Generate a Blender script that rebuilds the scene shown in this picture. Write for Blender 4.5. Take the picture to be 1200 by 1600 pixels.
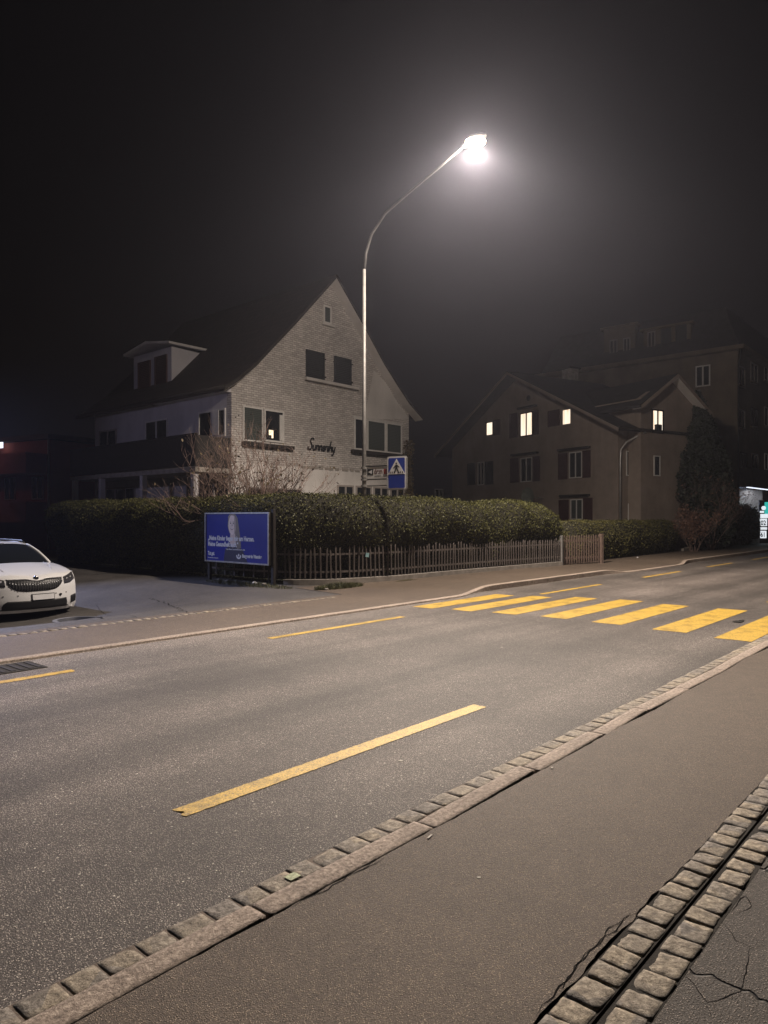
import bpy, math, random
import numpy as np
from mathutils import Vector, Matrix, noise
for o in list(bpy.data.objects): bpy.data.objects.remove(o)
R = math.radians
SC = bpy.context.scene
COL = SC.collection
random.seed(7); RNG = np.random.default_rng(7)

# ------------------------------------------------------------------ camera
F, CX, HY, H0 = 1110.0, 600.0, 810.0, 1.6          # focal length and horizon row in photograph pixels, eye height
cam_d = bpy.data.cameras.new('camera'); cam = bpy.data.objects.new('camera', cam_d); COL.objects.link(cam)
cam.location = (0, 0, H0); cam.rotation_euler = (R(90), 0, 0)
cam_d.sensor_fit = 'VERTICAL'; cam_d.sensor_height = 24.0; cam_d.lens = 24.0 * F / 1600.0
cam_d.shift_y = -(800 - HY) / 1600.0; cam_d.clip_start = 0.05; cam_d.clip_end = 3000
SC.camera = cam
# ------------------------------------------------------------------ world: night sky
W = bpy.data.worlds.new("World"); SC.world = W; W.use_nodes = True
wn = W.node_tree; bg = wn.nodes['Background']
sky = wn.nodes.new('ShaderNodeTexSky'); sky.sky_type = 'NISHITA'; sky.sun_disc = False
sky.sun_elevation = R(-4.5); sky.sun_rotation = R(200); sky.air_density = 1.0
tint = wn.nodes.new('ShaderNodeMix'); tint.data_type = 'RGBA'; tint.blend_type = 'ADD'; tint.inputs[0].default_value = 1.0
wn.links.new(sky.outputs[0], tint.inputs[6]); tint.inputs[7].default_value = (0.050, 0.041, 0.046, 1)
wn.links.new(tint.outputs[2], bg.inputs[0]); bg.inputs[1].default_value = 0.05
# ------------------------------------------------------------------ render / exposure
SC.view_settings.view_transform = 'Standard'; SC.view_settings.look = 'None'
SC.view_settings.exposure = 0.0; SC.view_settings.gamma = 1.0
SC.cycles.use_denoising = True
SC.cycles.max_bounces = 5; SC.cycles.volume_bounces = 0; SC.cycles.transparent_max_bounces = 12
SC.cycles.sample_clamp_indirect = 3.0

# ------------------------------------------------------------------ frames
ANG = math.atan(970 / F)                              # the road runs 41 degrees to the right
DX, DY = math.sin(ANG), math.cos(ANG)
RZ = math.atan2(DY, DX)                               # local x along the road, local y away from the camera
def P(s, t, z=0.0): return Vector((s * DX - t * DY, s * DY + t * DX, z))
def ST(x, y): return (x * DX + y * DY, -x * DY + y * DX)
def sm(x): x = min(1, max(0, x)); return x * x * (3 - 2 * x)
def hgt(s, t):                                        # the side street drops away to the left
    return -0.42 * sm((t - 10.25) / 4.0) * sm((11.0 - s) / 5.5)
def GR(u, v, z=0.0):                                  # the ground point seen at a photograph pixel, as (s, t)
    for _ in range(4):
        d = (H0 - z) * F / (v - HY); x = (u - CX) / F * d
        s, t = ST(x, d); z2 = hgt(s, t); z = z2 if abs(z2) > abs(z) or True else z
    return s, t
class Frame:
    def __init__(s, x, y, rz, z=0): s.o = Vector((x, y, z)); s.rz = rz; s.m = Matrix.Rotation(rz, 3, 'Z'); s.mi = s.m.transposed()
    def loc(s, w): return s.mi @ (Vector(w) - s.o)
    def ray(s, u, v, ax, val=0.0):
        c = s.mi @ (Vector((0, 0, H0)) - s.o); d = s.mi @ Vector(((u - CX) / F, 1.0, (HY - v) / F))
        k = (val - c[ax]) / d[ax]; return c + d * k

# ------------------------------------------------------------------ object helpers
def tag(o, label=None, cat=None, group=None, kind=None):
    if label: o['label'] = label
    if cat: o['category'] = cat
    if group: o['group'] = group
    if kind: o['kind'] = kind
    return o
def thing(name, label, cat, loc=(0, 0, 0), rz=0.0, group=None):
    o = bpy.data.objects.new(name, None); COL.objects.link(o); o.empty_display_size = 0.2
    o.location = loc; o.rotation_euler = (0, 0, rz); return tag(o, label, cat, group)
class MB:
    def __init__(s): s.v = []; s.f = []
    def add(s, vs, fs):
        n = len(s.v); s.v += [tuple(v) for v in vs]; s.f += [tuple(i + n for i in f) for f in fs]; return s
    def box(s, x0, x1, y0, y1, z0, z1, m=None):
        vs = [Vector(p) for p in ((x0,y0,z0),(x1,y0,z0),(x1,y1,z0),(x0,y1,z0),(x0,y0,z1),(x1,y0,z1),(x1,y1,z1),(x0,y1,z1))]
        if m is not None: vs = [m @ p for p in vs]
        return s.add(vs, ((0,3,2,1),(4,5,6,7),(0,1,5,4),(1,2,6,5),(2,3,7,6),(3,0,4,7)))
    def prism(s, poly, axis, a, b):                    # poly in the two other axes, in order
        def mk(p, c):
            q = [0, 0, 0]; o = [i for i in range(3) if i != axis]; q[o[0]] = p[0]; q[o[1]] = p[1]; q[axis] = c; return q
        n = len(poly); vs = [mk(p, a) for p in poly] + [mk(p, b) for p in poly]
        return s.add(vs, [tuple(range(n))[::-1], tuple(range(n, 2 * n))] + [(i, (i + 1) % n, n + (i + 1) % n, n + i) for i in range(n)])
    def tube(s, pts, rad, n=10, cap=True):
        pts = [Vector(p) for p in pts]
        rad = rad if isinstance(rad, (list, tuple)) else [rad] * len(pts)
        base = len(s.v); up = None
        for i, p in enumerate(pts):
            d = (pts[min(i + 1, len(pts) - 1)] - pts[max(i - 1, 0)]).normalized()
            if up is None: up = d.orthogonal().normalized()
            up = (up - d * up.dot(d)).normalized(); w = d.cross(up)
            for k in range(n):
                a = 2 * math.pi * k / n; s.v.append(tuple(p + (up * math.cos(a) + w * math.sin(a)) * rad[i]))
        for i in range(len(pts) - 1):
            for k in range(n):
                a = base + i * n + k; b = base + i * n + (k + 1) % n; s.f.append((a, b, b + n, a + n))
        if cap:
            s.f.append(tuple(base + k for k in range(n))[::-1]); e = base + (len(pts) - 1) * n; s.f.append(tuple(e + k for k in range(n)))
        return s
    def grid(s, rows, close=False):
        n = len(rows[0]); vs = [p for r in rows for p in r]; fs = []
        for i in range(len(rows) - 1):
            for j in range(n - 1 + (1 if close else 0)):
                a = i * n + j; b = i * n + (j + 1) % n; fs.append((a, b, b + n, a + n))
        return s.add(vs, fs)
    def build(s, name, mat, parent=None, smooth=False, bevel=0.0):
        me = bpy.data.meshes.new(name); me.from_pydata(s.v, [], s.f); me.update()
        o = bpy.data.objects.new(name, me); COL.objects.link(o)
        if mat: me.materials.append(mat)
        if parent: o.parent = parent
        if smooth: me.polygons.foreach_set('use_smooth', [True] * len(me.polygons))
        if bevel:
            b = o.modifiers.new('bevel', 'BEVEL'); b.width = bevel; b.segments = 2; b.limit_method = 'ANGLE'
        return o
def copy_tree(o, parent=None):
    c = o.copy(); COL.objects.link(c); c.parent = parent
    for ch in list(o.children): copy_tree(ch, c)
    return c
def fast_mesh(name, verts, nq, mat, parent=None):      # verts: (nq*4,3) array of quads
    me = bpy.data.meshes.new(name); me.vertices.add(nq * 4); me.vertices.foreach_set('co', verts.astype(np.float32).ravel())
    me.loops.add(nq * 4); me.loops.foreach_set('vertex_index', np.arange(nq * 4, dtype=np.int32))
    me.polygons.add(nq); me.polygons.foreach_set('loop_start', np.arange(0, nq * 4, 4, dtype=np.int32))
    me.update(calc_edges=True); me.materials.append(mat)
    o = bpy.data.objects.new(name, me); COL.objects.link(o)
    if parent: o.parent = parent
    return o
def leaves(centres, size, normals=None, spread=1.0, aspect=0.55, rng=RNG):
    n = len(centres); c = np.asarray(centres, float)
    d = rng.normal(size=(n, 3))
    if normals is not None: d = d * spread + np.asarray(normals)
    d /= np.linalg.norm(d, axis=1, keepdims=True) + 1e-9
    a = rng.normal(size=(n, 3)); a -= d * (a * d).sum(1, keepdims=True); a /= np.linalg.norm(a, axis=1, keepdims=True) + 1e-9
    b = np.cross(d, a); L = (size * rng.uniform(0.6, 1.3, n))[:, None]
    q = np.stack([c - a * L, c - b * L * aspect, c + a * L, c + b * L * aspect], 1)
    return q.reshape(-1, 3)
def text(body, size, mat, parent, loc, rot, name='lettering', sx=1.0, depth=0.003, align='LEFT', bold=0.0):
    cu = bpy.data.curves.new('t', 'FONT'); cu.body = body; cu.size = size; cu.extrude = depth; cu.align_x = align
    cu.offset = bold; cu.resolution_u = 3
    to = bpy.data.objects.new('t', cu); COL.objects.link(to)
    dg = bpy.context.evaluated_depsgraph_get(); me = bpy.data.meshes.new_from_object(to.evaluated_get(dg))
    bpy.data.objects.remove(to); bpy.data.curves.remove(cu)
    me.transform(Matrix.Diagonal((sx, 1, 1, 1)))
    o = bpy.data.objects.new(name, me); COL.objects.link(o); me.materials.clear(); me.materials.append(mat)
    o.parent = parent; o.location = loc; o.rotation_euler = rot; return o

# ------------------------------------------------------------------ materials
class MT:
    def __init__(s, name, col=(.5,.5,.5), rough=.7, metal=0.0, spec=None, emit=None, es=0.0):
        s.m = bpy.data.materials.new(name); s.m.use_nodes = True; s.nt = s.m.node_tree; s.b = s.nt.nodes['Principled BSDF']
        s.b.inputs['Base Color'].default_value = (*col, 1); s.b.inputs['Roughness'].default_value = rough; s.b.inputs['Metallic'].default_value = metal
        if spec is not None: s.b.inputs['Specular IOR Level'].default_value = spec
        if emit: s.b.inputs['Emission Color'].default_value = (*emit, 1); s.b.inputs['Emission Strength'].default_value = es
        s.tc = None
    def n(s, t, **k):
        x = s.nt.nodes.new(t)
        for a, b in k.items(): setattr(x, a, b)
        return x
    def l(s, a, b): s.nt.links.new(a, b)
    def obj(s):
        if not s.tc: s.tc = s.n('ShaderNodeTexCoord')
        return s.tc.outputs['Object']
    def mapped(s, scale=(1,1,1), rot=(0,0,0), loc=(0,0,0), src=None):
        m = s.n('ShaderNodeMapping'); m.inputs['Scale'].default_value = scale; m.inputs['Rotation'].default_value = rot; m.inputs['Location'].default_value = loc
        s.l(src or s.obj(), m.inputs[0]); return m.outputs[0]
    def noise(s, scale, detail=4, rough=.55, vec=None):
        x = s.n('ShaderNodeTexNoise'); x.inputs['Scale'].default_value = scale; x.inputs['Detail'].default_value = detail; x.inputs['Roughness'].default_value = rough
        s.l(vec or s.obj(), x.inputs['Vector']); return x.outputs['Fac']
    def vor(s, scale, feature='F1', out='Distance', vec=None, rnd=1.0):
        x = s.n('ShaderNodeTexVoronoi', feature=feature); x.inputs['Scale'].default_value = scale; x.inputs['Randomness'].default_value = rnd
        s.l(vec or s.obj(), x.inputs['Vector']); return x.outputs[out]
    def ramp(s, fac, stops):
        r = s.n('ShaderNodeValToRGB'); e = r.color_ramp.elements
        while len(e) < len(stops): e.new(0.5)
        for i, (p, c) in enumerate(stops):
            e[i].position = p; e[i].color = (*c, 1) if isinstance(c, (tuple, list)) else (c, c, c, 1)
        s.l(fac, r.inputs[0]); return r.outputs[0]
    def mix(s, fac, a, b, mode='MIX'):
        x = s.n('ShaderNodeMix', data_type='RGBA', blend_type=mode)
        for sock, val in ((x.inputs[0], fac), (x.inputs[6], a), (x.inputs[7], b)):
            if isinstance(val, (int, float)): sock.default_value = val if sock == x.inputs[0] else (val, val, val, 1)
            elif isinstance(val, (tuple, list)): sock.default_value = (*val, 1)
            else: s.l(val, sock)
        return x.outputs[2]
    def math(s, op, a, b=0.0, clamp=False):
        x = s.n('ShaderNodeMath', operation=op, use_clamp=clamp)
        for i, val in enumerate((a, b)):
            if isinstance(val, (int, float)): x.inputs[i].default_value = val
            else: s.l(val, x.inputs[i])
        return x.outputs[0]
    def color(s, c): s.l(c, s.b.inputs['Base Color']); return s
    def rough(s, c): s.l(c, s.b.inputs['Roughness']); return s
    def bump(s, h, strength=.5, dist=.01):
        x = s.n('ShaderNodeBump'); x.inputs['Strength'].default_value = strength; x.inputs['Distance'].default_value = dist
        s.l(h, x.inputs['Height']); s.l(x.outputs[0], s.b.inputs['Normal']); return s
def simple(name, col, rough=.6, metal=0.0, var=.25, scale=6, bump=0.0, **k):
    m = MT(name, col, rough, metal, **k); f = m.noise(scale, 5)
    m.color(m.ramp(f, [(.3, tuple(c * (1 - var) for c in col)), (.7, tuple(min(1, c * (1 + var)) for c in col))]))
    if bump: m.bump(m.noise(scale * 6, 5), bump, .01)
    return m.m
def asphalt(name, dark, light, spk, spk_amt, patch=.25, grain=1.0, tracks=False, cracks=0.0):
    m = MT(name, rough=.62, spec=.45)
    base = m.ramp(m.noise(75 * grain, 5, .8), [(.36, dark), (.62, light)])
    # pale aggregate chips of two sizes
    v1 = m.n('ShaderNodeTexVoronoi'); v1.inputs['Scale'].default_value = 110 * grain; m.l(m.obj(), v1.inputs[0])
    sel = m.ramp(v1.outputs['Color'], [(.62 - .25 * spk_amt, 0.0), (.80, 1.0)])
    chip = m.math('MULTIPLY', sel, m.ramp(v1.outputs['Distance'], [(.25, 1.0), (.5, 0.0)]))
    col = m.mix(chip, base, spk)
    v2 = m.n('ShaderNodeTexVoronoi'); v2.inputs['Scale'].default_value = 42 * grain; m.l(m.mapped((1.0, 1.2, 1), (0, 0, .5)), v2.inputs[0])
    sel2 = m.ramp(v2.outputs['Color'], [(.80, 0.0), (.86, 1.0)])
    chip2 = m.math('MULTIPLY', sel2, m.ramp(v2.outputs['Distance'], [(.16, 1.0), (.26, 0.0)]))
    col = m.mix(m.math('MULTIPLY', chip2, spk_amt), col, tuple(min(1, c * 1.5) for c in spk))
    pt = m.ramp(m.noise(.55, 6, .6), [(.32, 1 - patch), (.68, 1 + patch * .5)])
    col = m.mix(1.0, col, pt, 'MULTIPLY')
    pt3 = m.ramp(m.noise(7, 4, .6), [(.3, .86), (.7, 1.08)]); col = m.mix(1.0, col, pt3, 'MULTIPLY')
    if tracks:                                         # traffic polishes lanes along the road
        tr = m.ramp(m.noise(1.0, 3, .5, m.mapped((.05, .95, 1))), [(.36, .60), (.62, 1.30)]); col = m.mix(1.0, col, tr, 'MULTIPLY')
    h = m.math('ADD', m.noise(130 * grain, 3, .7), m.math('MULTIPLY', chip, .5))
    if cracks:
        w = m.mix(.12, m.obj(), m.n('ShaderNodeTexNoise').outputs['Color'])
        cr = m.ramp(m.vor(1.35, 'DISTANCE_TO_EDGE', 'Distance', w), [(.0, 0.0), (cracks, 1.0)])
        col = m.mix(cr, (.008, .007, .006), col); h = m.math('ADD', h, m.math('MULTIPLY', cr, 3.0))
    m.color(col); m.bump(h, 1.0, .010); return m.m

M = {}
M['road'] = asphalt('road asphalt', (.026,.022,.020), (.150,.126,.114), (.70,.63,.56), 1.5, .34, 1.1, True)
M['walk'] = asphalt('pavement asphalt', (.058,.043,.032), (.168,.128,.098), (.50,.40,.30), .5, .16, 1.5)
M['yard'] = asphalt('side street asphalt', (.05,.046,.043), (.13,.12,.115), (.30,.27,.25), .4, .35, 1.3)
M['plot'] = asphalt('cracked plot asphalt', (.03,.025,.021), (.085,.07,.06), (.33,.28,.24), .7, .2, 1.2, False, .012)
M['mortar'] = simple('sandy mortar', (.15,.12,.10), .95, bump=.6, scale=30)
M['shop_fascia'] = simple('dark shop fascia', (.06,.055,.055), .5)
M['gum'] = simple('chewing gum', (.42,.39,.35), .8)
M['arm'] = simple('shaded lamp arm', (.035,.034,.033), .7)  # same paint as the pole, darkened so the arm looks unlit
M['crack'] = simple('open crack', (.005,.004,.004), .95, spec=.1)
M['dirt'] = simple('dark joint soil', (.018,.015,.012), .95, bump=.6, scale=30)
m = MT('granite', rough=.75)
c = m.ramp(m.noise(38, 6, .75), [(.30, (.12,.092,.075)), (.5, (.36,.29,.24)), (.72, (.72,.60,.51))])
m.color(m.mix(1.0, c, m.ramp(m.noise(2.2, 4), [(.3, .75), (.7, 1.1)]), 'MULTIPLY')); m.bump(m.noise(55, 7, .75), 1.0, .016); M['granite'] = m.m
m = MT('sett stone', rough=.7)
c = m.ramp(m.noise(30, 6, .75), [(.30, (.10,.087,.073)), (.5, (.31,.275,.235)), (.72, (.68,.62,.54))])
c = m.mix(1.0, c, m.ramp(m.vor(7.5, 'F1', 'Color'), [(.1, (.70,.70,.72)), (.9, (1.22,1.15,1.0))]), 'MULTIPLY')
m.color(c); m.bump(m.noise(38, 7, .75), 1.0, .022); M['sett'] = m.m
m = MT('yellow road paint', rough=.55)
c = m.ramp(m.noise(85, 5, .75), [(.36, (.26,.16,.02)), (.46, (.52,.33,.035)), (.60, (.74,.49,.095))])
w = m.ramp(m.noise(55, 6, .8), [(.39, 0.0), (.45, 1.0)])
w2 = m.ramp(m.noise(3.2, 6, .7), [(.34, .50), (.52, 1.0)]); c = m.mix(1.0, c, w2, 'MULTIPLY')
m.color(m.mix(w, (.10,.075,.045), c)); m.bump(m.noise(110, 4, .7), .7, .006); M['paint'] = m.m
M['white'] = simple('white sign film', (.72,.72,.74), .4, var=.06)
M['metal'] = simple('galvanised steel', (.42,.41,.40), .42, .75, var=.2, scale=14)
M['pole'] = simple('painted pole', (.12,.115,.11), .55, .2, var=.2, scale=9)
M['blue'] = simple('sign blue', (.012,.035,.30), .4, var=.08)
M['poster'] = simple('poster blue', (.011,.022,.27), .35, var=.12, scale=1.2)
M['ink'] = simple('black film', (.012,.012,.013), .5)
M['red'] = simple('red film', (.45,.06,.045), .5)
m = MT('painted brick', rough=.8)
vx = m.n('ShaderNodeSeparateXYZ'); m.l(m.obj(), vx.inputs[0]); cb = m.n('ShaderNodeCombineXYZ')
m.l(m.math('ADD', vx.outputs[0], vx.outputs[1]), cb.inputs[0]); m.l(vx.outputs[2], cb.inputs[1])
bk = m.n('ShaderNodeTexBrick'); m.l(cb.outputs[0], bk.inputs['Vector']); bk.inputs['Scale'].default_value = 1.0
for k, v in (('Brick Width', .21), ('Row Height', .077), ('Mortar Size', .009), ('Mortar Smooth', .2), ('Bias', 0)): bk.inputs[k].default_value = v
bk.inputs['Color1'].default_value = (.62,.58,.55,1); bk.inputs['Color2'].default_value = (.44,.41,.39,1); bk.inputs['Mortar'].default_value = (.26,.235,.22,1)
c = m.mix(1.0, bk.outputs['Color'], m.ramp(m.noise(.9, 6, .65), [(.3, .78), (.7, 1.08)]), 'MULTIPLY')
m.color(m.mix(1.0, c, m.ramp(m.noise(9, 5, .65), [(.3, .88), (.7, 1.08)]), 'MULTIPLY')); m.bump(m.math('SUBTRACT', 1.0, bk.outputs['Fac']), .6, .02); M['brick'] = m.m
def plaster(name, col, v=.16):
    m = MT(name, rough=.88); c = m.ramp(m.noise(.7, 7, .65), [(.3, tuple(x * (1 - v) for x in col)), (.7, tuple(x * (1 + v * .5) for x in col))])
    st = m.ramp(m.noise(1.0, 5, .6, m.mapped((1.6, 1.6, .3))), [(.3, .86), (.6, 1.0)])
    m.color(m.mix(1.0, c, st, 'MULTIPLY')); m.bump(m.noise(60, 4), .25, .006); return m.m
M['plaster'] = plaster('white plaster', (.58,.55,.53))
M['plaster_flank'] = plaster('lilac grey plaster', (.52,.50,.52))
M['plaster_tan'] = plaster('tan plaster', (.27,.22,.185), .26)
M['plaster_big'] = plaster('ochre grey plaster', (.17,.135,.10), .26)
M['plaster_red'] = plaster('red render', (.24,.06,.04), .15)
m = MT('roof tiles', rough=.8)
wv = m.n('ShaderNodeTexBrick'); cb = m.n('ShaderNodeCombineXYZ'); vx = m.n('ShaderNodeSeparateXYZ'); m.l(m.obj(), vx.inputs[0])
m.l(vx.outputs[1], cb.inputs[0]); m.l(vx.outputs[2], cb.inputs[1]); m.l(cb.outputs[0], wv.inputs['Vector']); wv.inputs['Scale'].default_value = 1
for k, v in (('Brick Width', .22), ('Row Height', .24), ('Mortar Size', .015)): wv.inputs[k].default_value = v
wv.inputs['Color1'].default_value = (.038,.026,.022,1); wv.inputs['Color2'].default_value = (.026,.019,.017,1); wv.inputs['Mortar'].default_value = (.02,.015,.012,1)
m.color(wv.outputs['Color']); m.bump(m.math('SUBTRACT', 1.0, wv.outputs['Fac']), .7, .03); M['tiles'] = m.m
M['roof_dark'] = simple('dark slate', (.028,.026,.026), .75, scale=3, bump=.3)
M['wood_dark'] = simple('dark stained wood', (.016,.012,.010), .75, scale=8, bump=.3)
M['shutter'] = simple('dark green shutter', (.014,.017,.016), .6, scale=10)
M['shutter_red'] = simple('brown red shutter', (.055,.020,.018), .65, scale=10)
M['frame'] = simple('white window frame', (.60,.58,.56), .5, var=.08)
M['frame_dim'] = simple('weathered window frame', (.30,.27,.25), .6, var=.15)
m = MT('window glass', (.02,.022,.025), .08, spec=.6); M['glass'] = m.m
m = MT('blind slats', rough=.7); bz = m.n('ShaderNodeTexWave', wave_type='BANDS', bands_direction='Z'); bz.inputs['Scale'].default_value = 5.0; m.l(m.obj(), bz.inputs[0])
m.color(m.ramp(bz.outputs['Fac'], [(.2, (.032,.040,.036)), (.7, (.058,.068,.062))])); M['blind'] = m.m
m = MT('lit curtain', (.6,.5,.4), .8); f = m.noise(1.0, 3, .5, m.mapped((9, 9, .6)))
m.l(m.ramp(f, [(.32, (.80, .50, .30)), (.48, (1.0, .80, .60)), (.7, (1.0, .90, .76))]), m.b.inputs['Emission Color']); m.b.inputs['Emission Strength'].default_value = 1.25; M['lit'] = m.m
M['lit_dim'] = MT('dim lit room', (.2,.2,.2), .8, emit=(1.0,.75,.5), es=.35).m
M['lamp_small'] = MT('table lamp glow', (.8,.6,.4), .8, emit=(1.0,.84,.58), es=1.3).m
M['shop_light'] = MT('shop tube light', (.8,.8,.9), .8, emit=(.80,.86,1.0), es=1.5).m
M['concrete'] = simple('concrete', (.26,.235,.21), .85, scale=5, bump=.4)
m = MT('weathered picket', rough=.85); f = m.noise(1.0, 5, .6, m.mapped((25, 25, 2.5)))
m.color(m.ramp(f, [(.3, (.045,.035,.030)), (.7, (.16,.135,.122))])); m.bump(f, .5, .004); M['picket'] = m.m
M['picket_dark'] = simple('dark brown picket', (.11,.075,.06), .85, scale=12)
def foliage(name, a, b, c3, rough=.55):
    m = MT(name, rough=rough, spec=.3); f = m.noise(2.2, 6, .7); g = m.vor(26, 'F1', 'Color')
    col = m.mix(m.ramp(f, [(.35, 0.0), (.65, 1.0)]), a, b); col = m.mix(m.ramp(g, [(.35, 0.0), (.95, .8)]), col, c3)
    m.color(col); m.b.inputs['Subsurface Weight'].default_value = 0.0; return m.m
M['leaf'] = foliage('privet leaves', (.034,.036,.010), (.078,.078,.018), (.108,.102,.032))
M['leaf2'] = foliage('yew leaves', (.042,.042,.014), (.088,.082,.025), (.14,.125,.045))
M['leaf_brown'] = foliage('dry hornbeam leaves', (.05,.038,.018), (.095,.07,.032), (.16,.12,.06))
M['conifer'] = foliage('conifer needles', (.010,.016,.010), (.022,.030,.017), (.035,.040,.022))
M['leaf_red'] = foliage('reddish leaves', (.10,.05,.035), (.17,.09,.06), (.28,.17,.13))
M['leaf_light'] = foliage('thuja leaves', (.05,.045,.02), (.10,.085,.035), (.15,.125,.06))
M['core'] = simple('hedge twigs', (.018,.016,.009), .95, scale=12, bump=.8)
M['bark'] = simple('bark', (.07,.05,.042), .85, scale=14, bump=.6)
M['twig'] = simple('bare twigs', (.17,.115,.095), .8, scale=20)
M['grass'] = foliage('grass blades', (.06,.065,.025), (.10,.10,.04), (.17,.16,.08))
M['night'] = simple('field grass', (.02,.022,.01), .95)

# ================================================================== THE SETTING
def sheet(name, s0, s1, t0, t1, z, mat, ds=None, dt=None, extra=0):
    b = MB(); ns = max(1, int((s1 - s0) / (ds or 4))); nt = max(1, int((t1 - t0) / (dt or 4)))
    b.grid([[Vector((s0 + (s1 - s0) * i / ns, t0 + (t1 - t0) * j / nt, z + hgt(s0 + (s1 - s0) * i / ns, t0 + (t1 - t0) * j / nt))) for i in range(ns + 1)] for j in range(nt + 1)])
    o = b.build(name, mat); o.rotation_euler = (0, 0, RZ); o.location = (0, 0, 0); return tag(o, kind='structure')
def road_frame(o): o.rotation_euler = (0, 0, RZ); return o
g = MB().grid([[Vector((x, y, -.7)) for x in (-400, -100, 0, 100, 400)] for y in (-300, -60, 40, 150, 600)]).build('ground', M['night']); tag(g, kind='structure')
o = sheet('garden_ground', 10.9, 70, 11.3, 60, -.03, M['night'])
sheet('gutter_bed', -30, 90, .80, 2.46, -.05, M['dirt'])
# road: ends in a ragged edge at the setts
b = MB(); rows = [[], [], []]; s = -30.0
while s < 110:
    j = (noise.noise(Vector((s * 4, 0, 3))) * .012 + noise.noise(Vector((s * 15, 0, 3))) * .008) if s < 16 else 0
    rows[0].append(Vector((s, 2.445 + j, 0))); rows[1].append(Vector((s, 5.4, 0))); rows[2].append(Vector((s, 8.30, 0))); s += .04 if -2 < s < 14 else .5
b.grid(rows); o = road_frame(b.build('road', M['road'])); tag(o, kind='structure')
# near pavement with ragged edges along kerb and setts
b = MB(); rows = [[], [], []]; s = -30.0
while s < 90:
    j = 0; k = 0
    if -1 < s < 14:
        j = noise.noise(Vector((s * 1.1, 1, 7))) * .022 + noise.noise(Vector((s * 11, 1, 7))) * .010
        w = .35 + .65 * sm((3.9 - s) / 1.0)
        k = abs(noise.noise(Vector((s * 2.2, 5, 1)))) * .022 * w + noise.noise(Vector((s * 13, 5, 1))) * .010
    rows[0].append(Vector((s, 1.094 + k, .030))); rows[1].append(Vector((s, 1.7, .030))); rows[2].append(Vector((s, 2.175 + min(j, .02), .030))); s += .035 if -1 < s < 14 else .5
b.grid(rows); o = road_frame(b.build('pavement', M['walk'])); tag(o, kind='structure')
b.__init__(); rows = [[], [], [], [], []]
s = -10.0
while s < 30:
    k = noise.noise(Vector((s * 9, 2, 2))) * .006; rows[0].append(Vector((s, -40, .0245))); rows[1].append(Vector((s, -6, .0245))); rows[2].append(Vector((s, -1, .0245))); rows[3].append(Vector((s, .4, .0245))); rows[4].append(Vector((s, .832 + k, .025))); s += .05
b.grid(rows); tag(road_frame(b.build('forecourt', M['plot'])), kind='structure')

def stones(name, mat, s0, s1, t0, t1, L, z, seed, gap=.010, sub=(6, 6), round_=.005, tilt=.004, skew=0.0, jl=.16, zj=1.0):
    rnd = random.Random(seed); b = MB(); s = s0
    while s < s1:
        l = L * (1 + rnd.uniform(-jl, jl)); ns, nt = sub if s < 11 else (2, 2)
        ta = t0 + rnd.uniform(-.006, .006); tb = t1 + rnd.uniform(-.006, .006); zz = z + rnd.uniform(-.005, .004) * zj; tx = rnd.uniform(-tilt, tilt); ty = rnd.uniform(-tilt, tilt); rot = rnd.uniform(-.04, .04) + skew
        rows = []; off = rnd.uniform(0, 99); cs, ct = s + l / 2, (ta + tb) / 2
        for j in range(-1, nt + 2):
            row = []
            for i in range(-1, ns + 2):
                a = min(1, max(0, i / ns)); c = min(1, max(0, j / nt)); edge = i < 0 or j < 0 or i > ns or j > nt
                x = gap / 2 + a * (l - gap) - l / 2; y = (c - .5) * (tb - ta)
                # superellipse corners
                px, py = 2 * a - 1, 2 * c - 1; k = 1 - .035 * (abs(px * py)) ** 4
                kx = 1 - (1 - k) * min(1, .13 / l); x *= kx * (1 + min(.03, .0035 / l) * noise.noise(Vector((off, py * 2, 0)))); y *= k * (1 + .05 * (zj if zj < 1 else 1) * noise.noise(Vector((off + 9, px * 2, 0))))
                zz2 = zz + tx * px + ty * py - round_ * (max(abs(px), abs(py)) ** 8) + .004 * zj * noise.noise(Vector((x * 30 + off, y * 30, 1)))
                if edge: zz2 = zz - .07
                row.append(Vector((cs + x * math.cos(rot) - y * math.sin(rot), ct + x * math.sin(rot) + y * math.cos(rot), zz2)))
            rows.append(row)
        b.grid(rows); s += l
    o = road_frame(b.build(name, mat, smooth=True)); return tag(o, kind='structure')
tag(road_frame(MB().box(-1, 9, .83, .958, -.04, .026).box(-1, 9, .970, 1.094, -.04, .027).build('sett_mortar', M['dirt'])), kind='structure')
tag(road_frame(MB().box(-2, 34, 2.312, 2.444, -.04, .0115).build('sett_mortar', M['mortar'])), kind='structure')
stones('kerb_setts', M['sett'], -1, 34, 2.324, 2.441, .155, .017, 1, gap=.011, round_=.003, tilt=.0015, zj=.35)
stones('drain_setts', M['sett'], -.2, 9, .978, 1.088, .128, .036, 2, gap=.008, round_=.004, zj=.7)
stones('drain_setts', M['sett'], -.2, 9,   .838, .946, .132, .034, 3, gap=.008, round_=.004, zj=.7)
stones('kerb', M['granite'], -1.2, 34, 2.192, 2.312, .98, .030, 4, gap=.008, sub=(40, 5), round_=.003, jl=.12, tilt=.001, zj=.3)
j = MB().box(-2, 34, 2.308, 2.328, -.04, .010); tag(road_frame(j.build('kerb_joint', M['walk'])), kind='structure')

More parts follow.
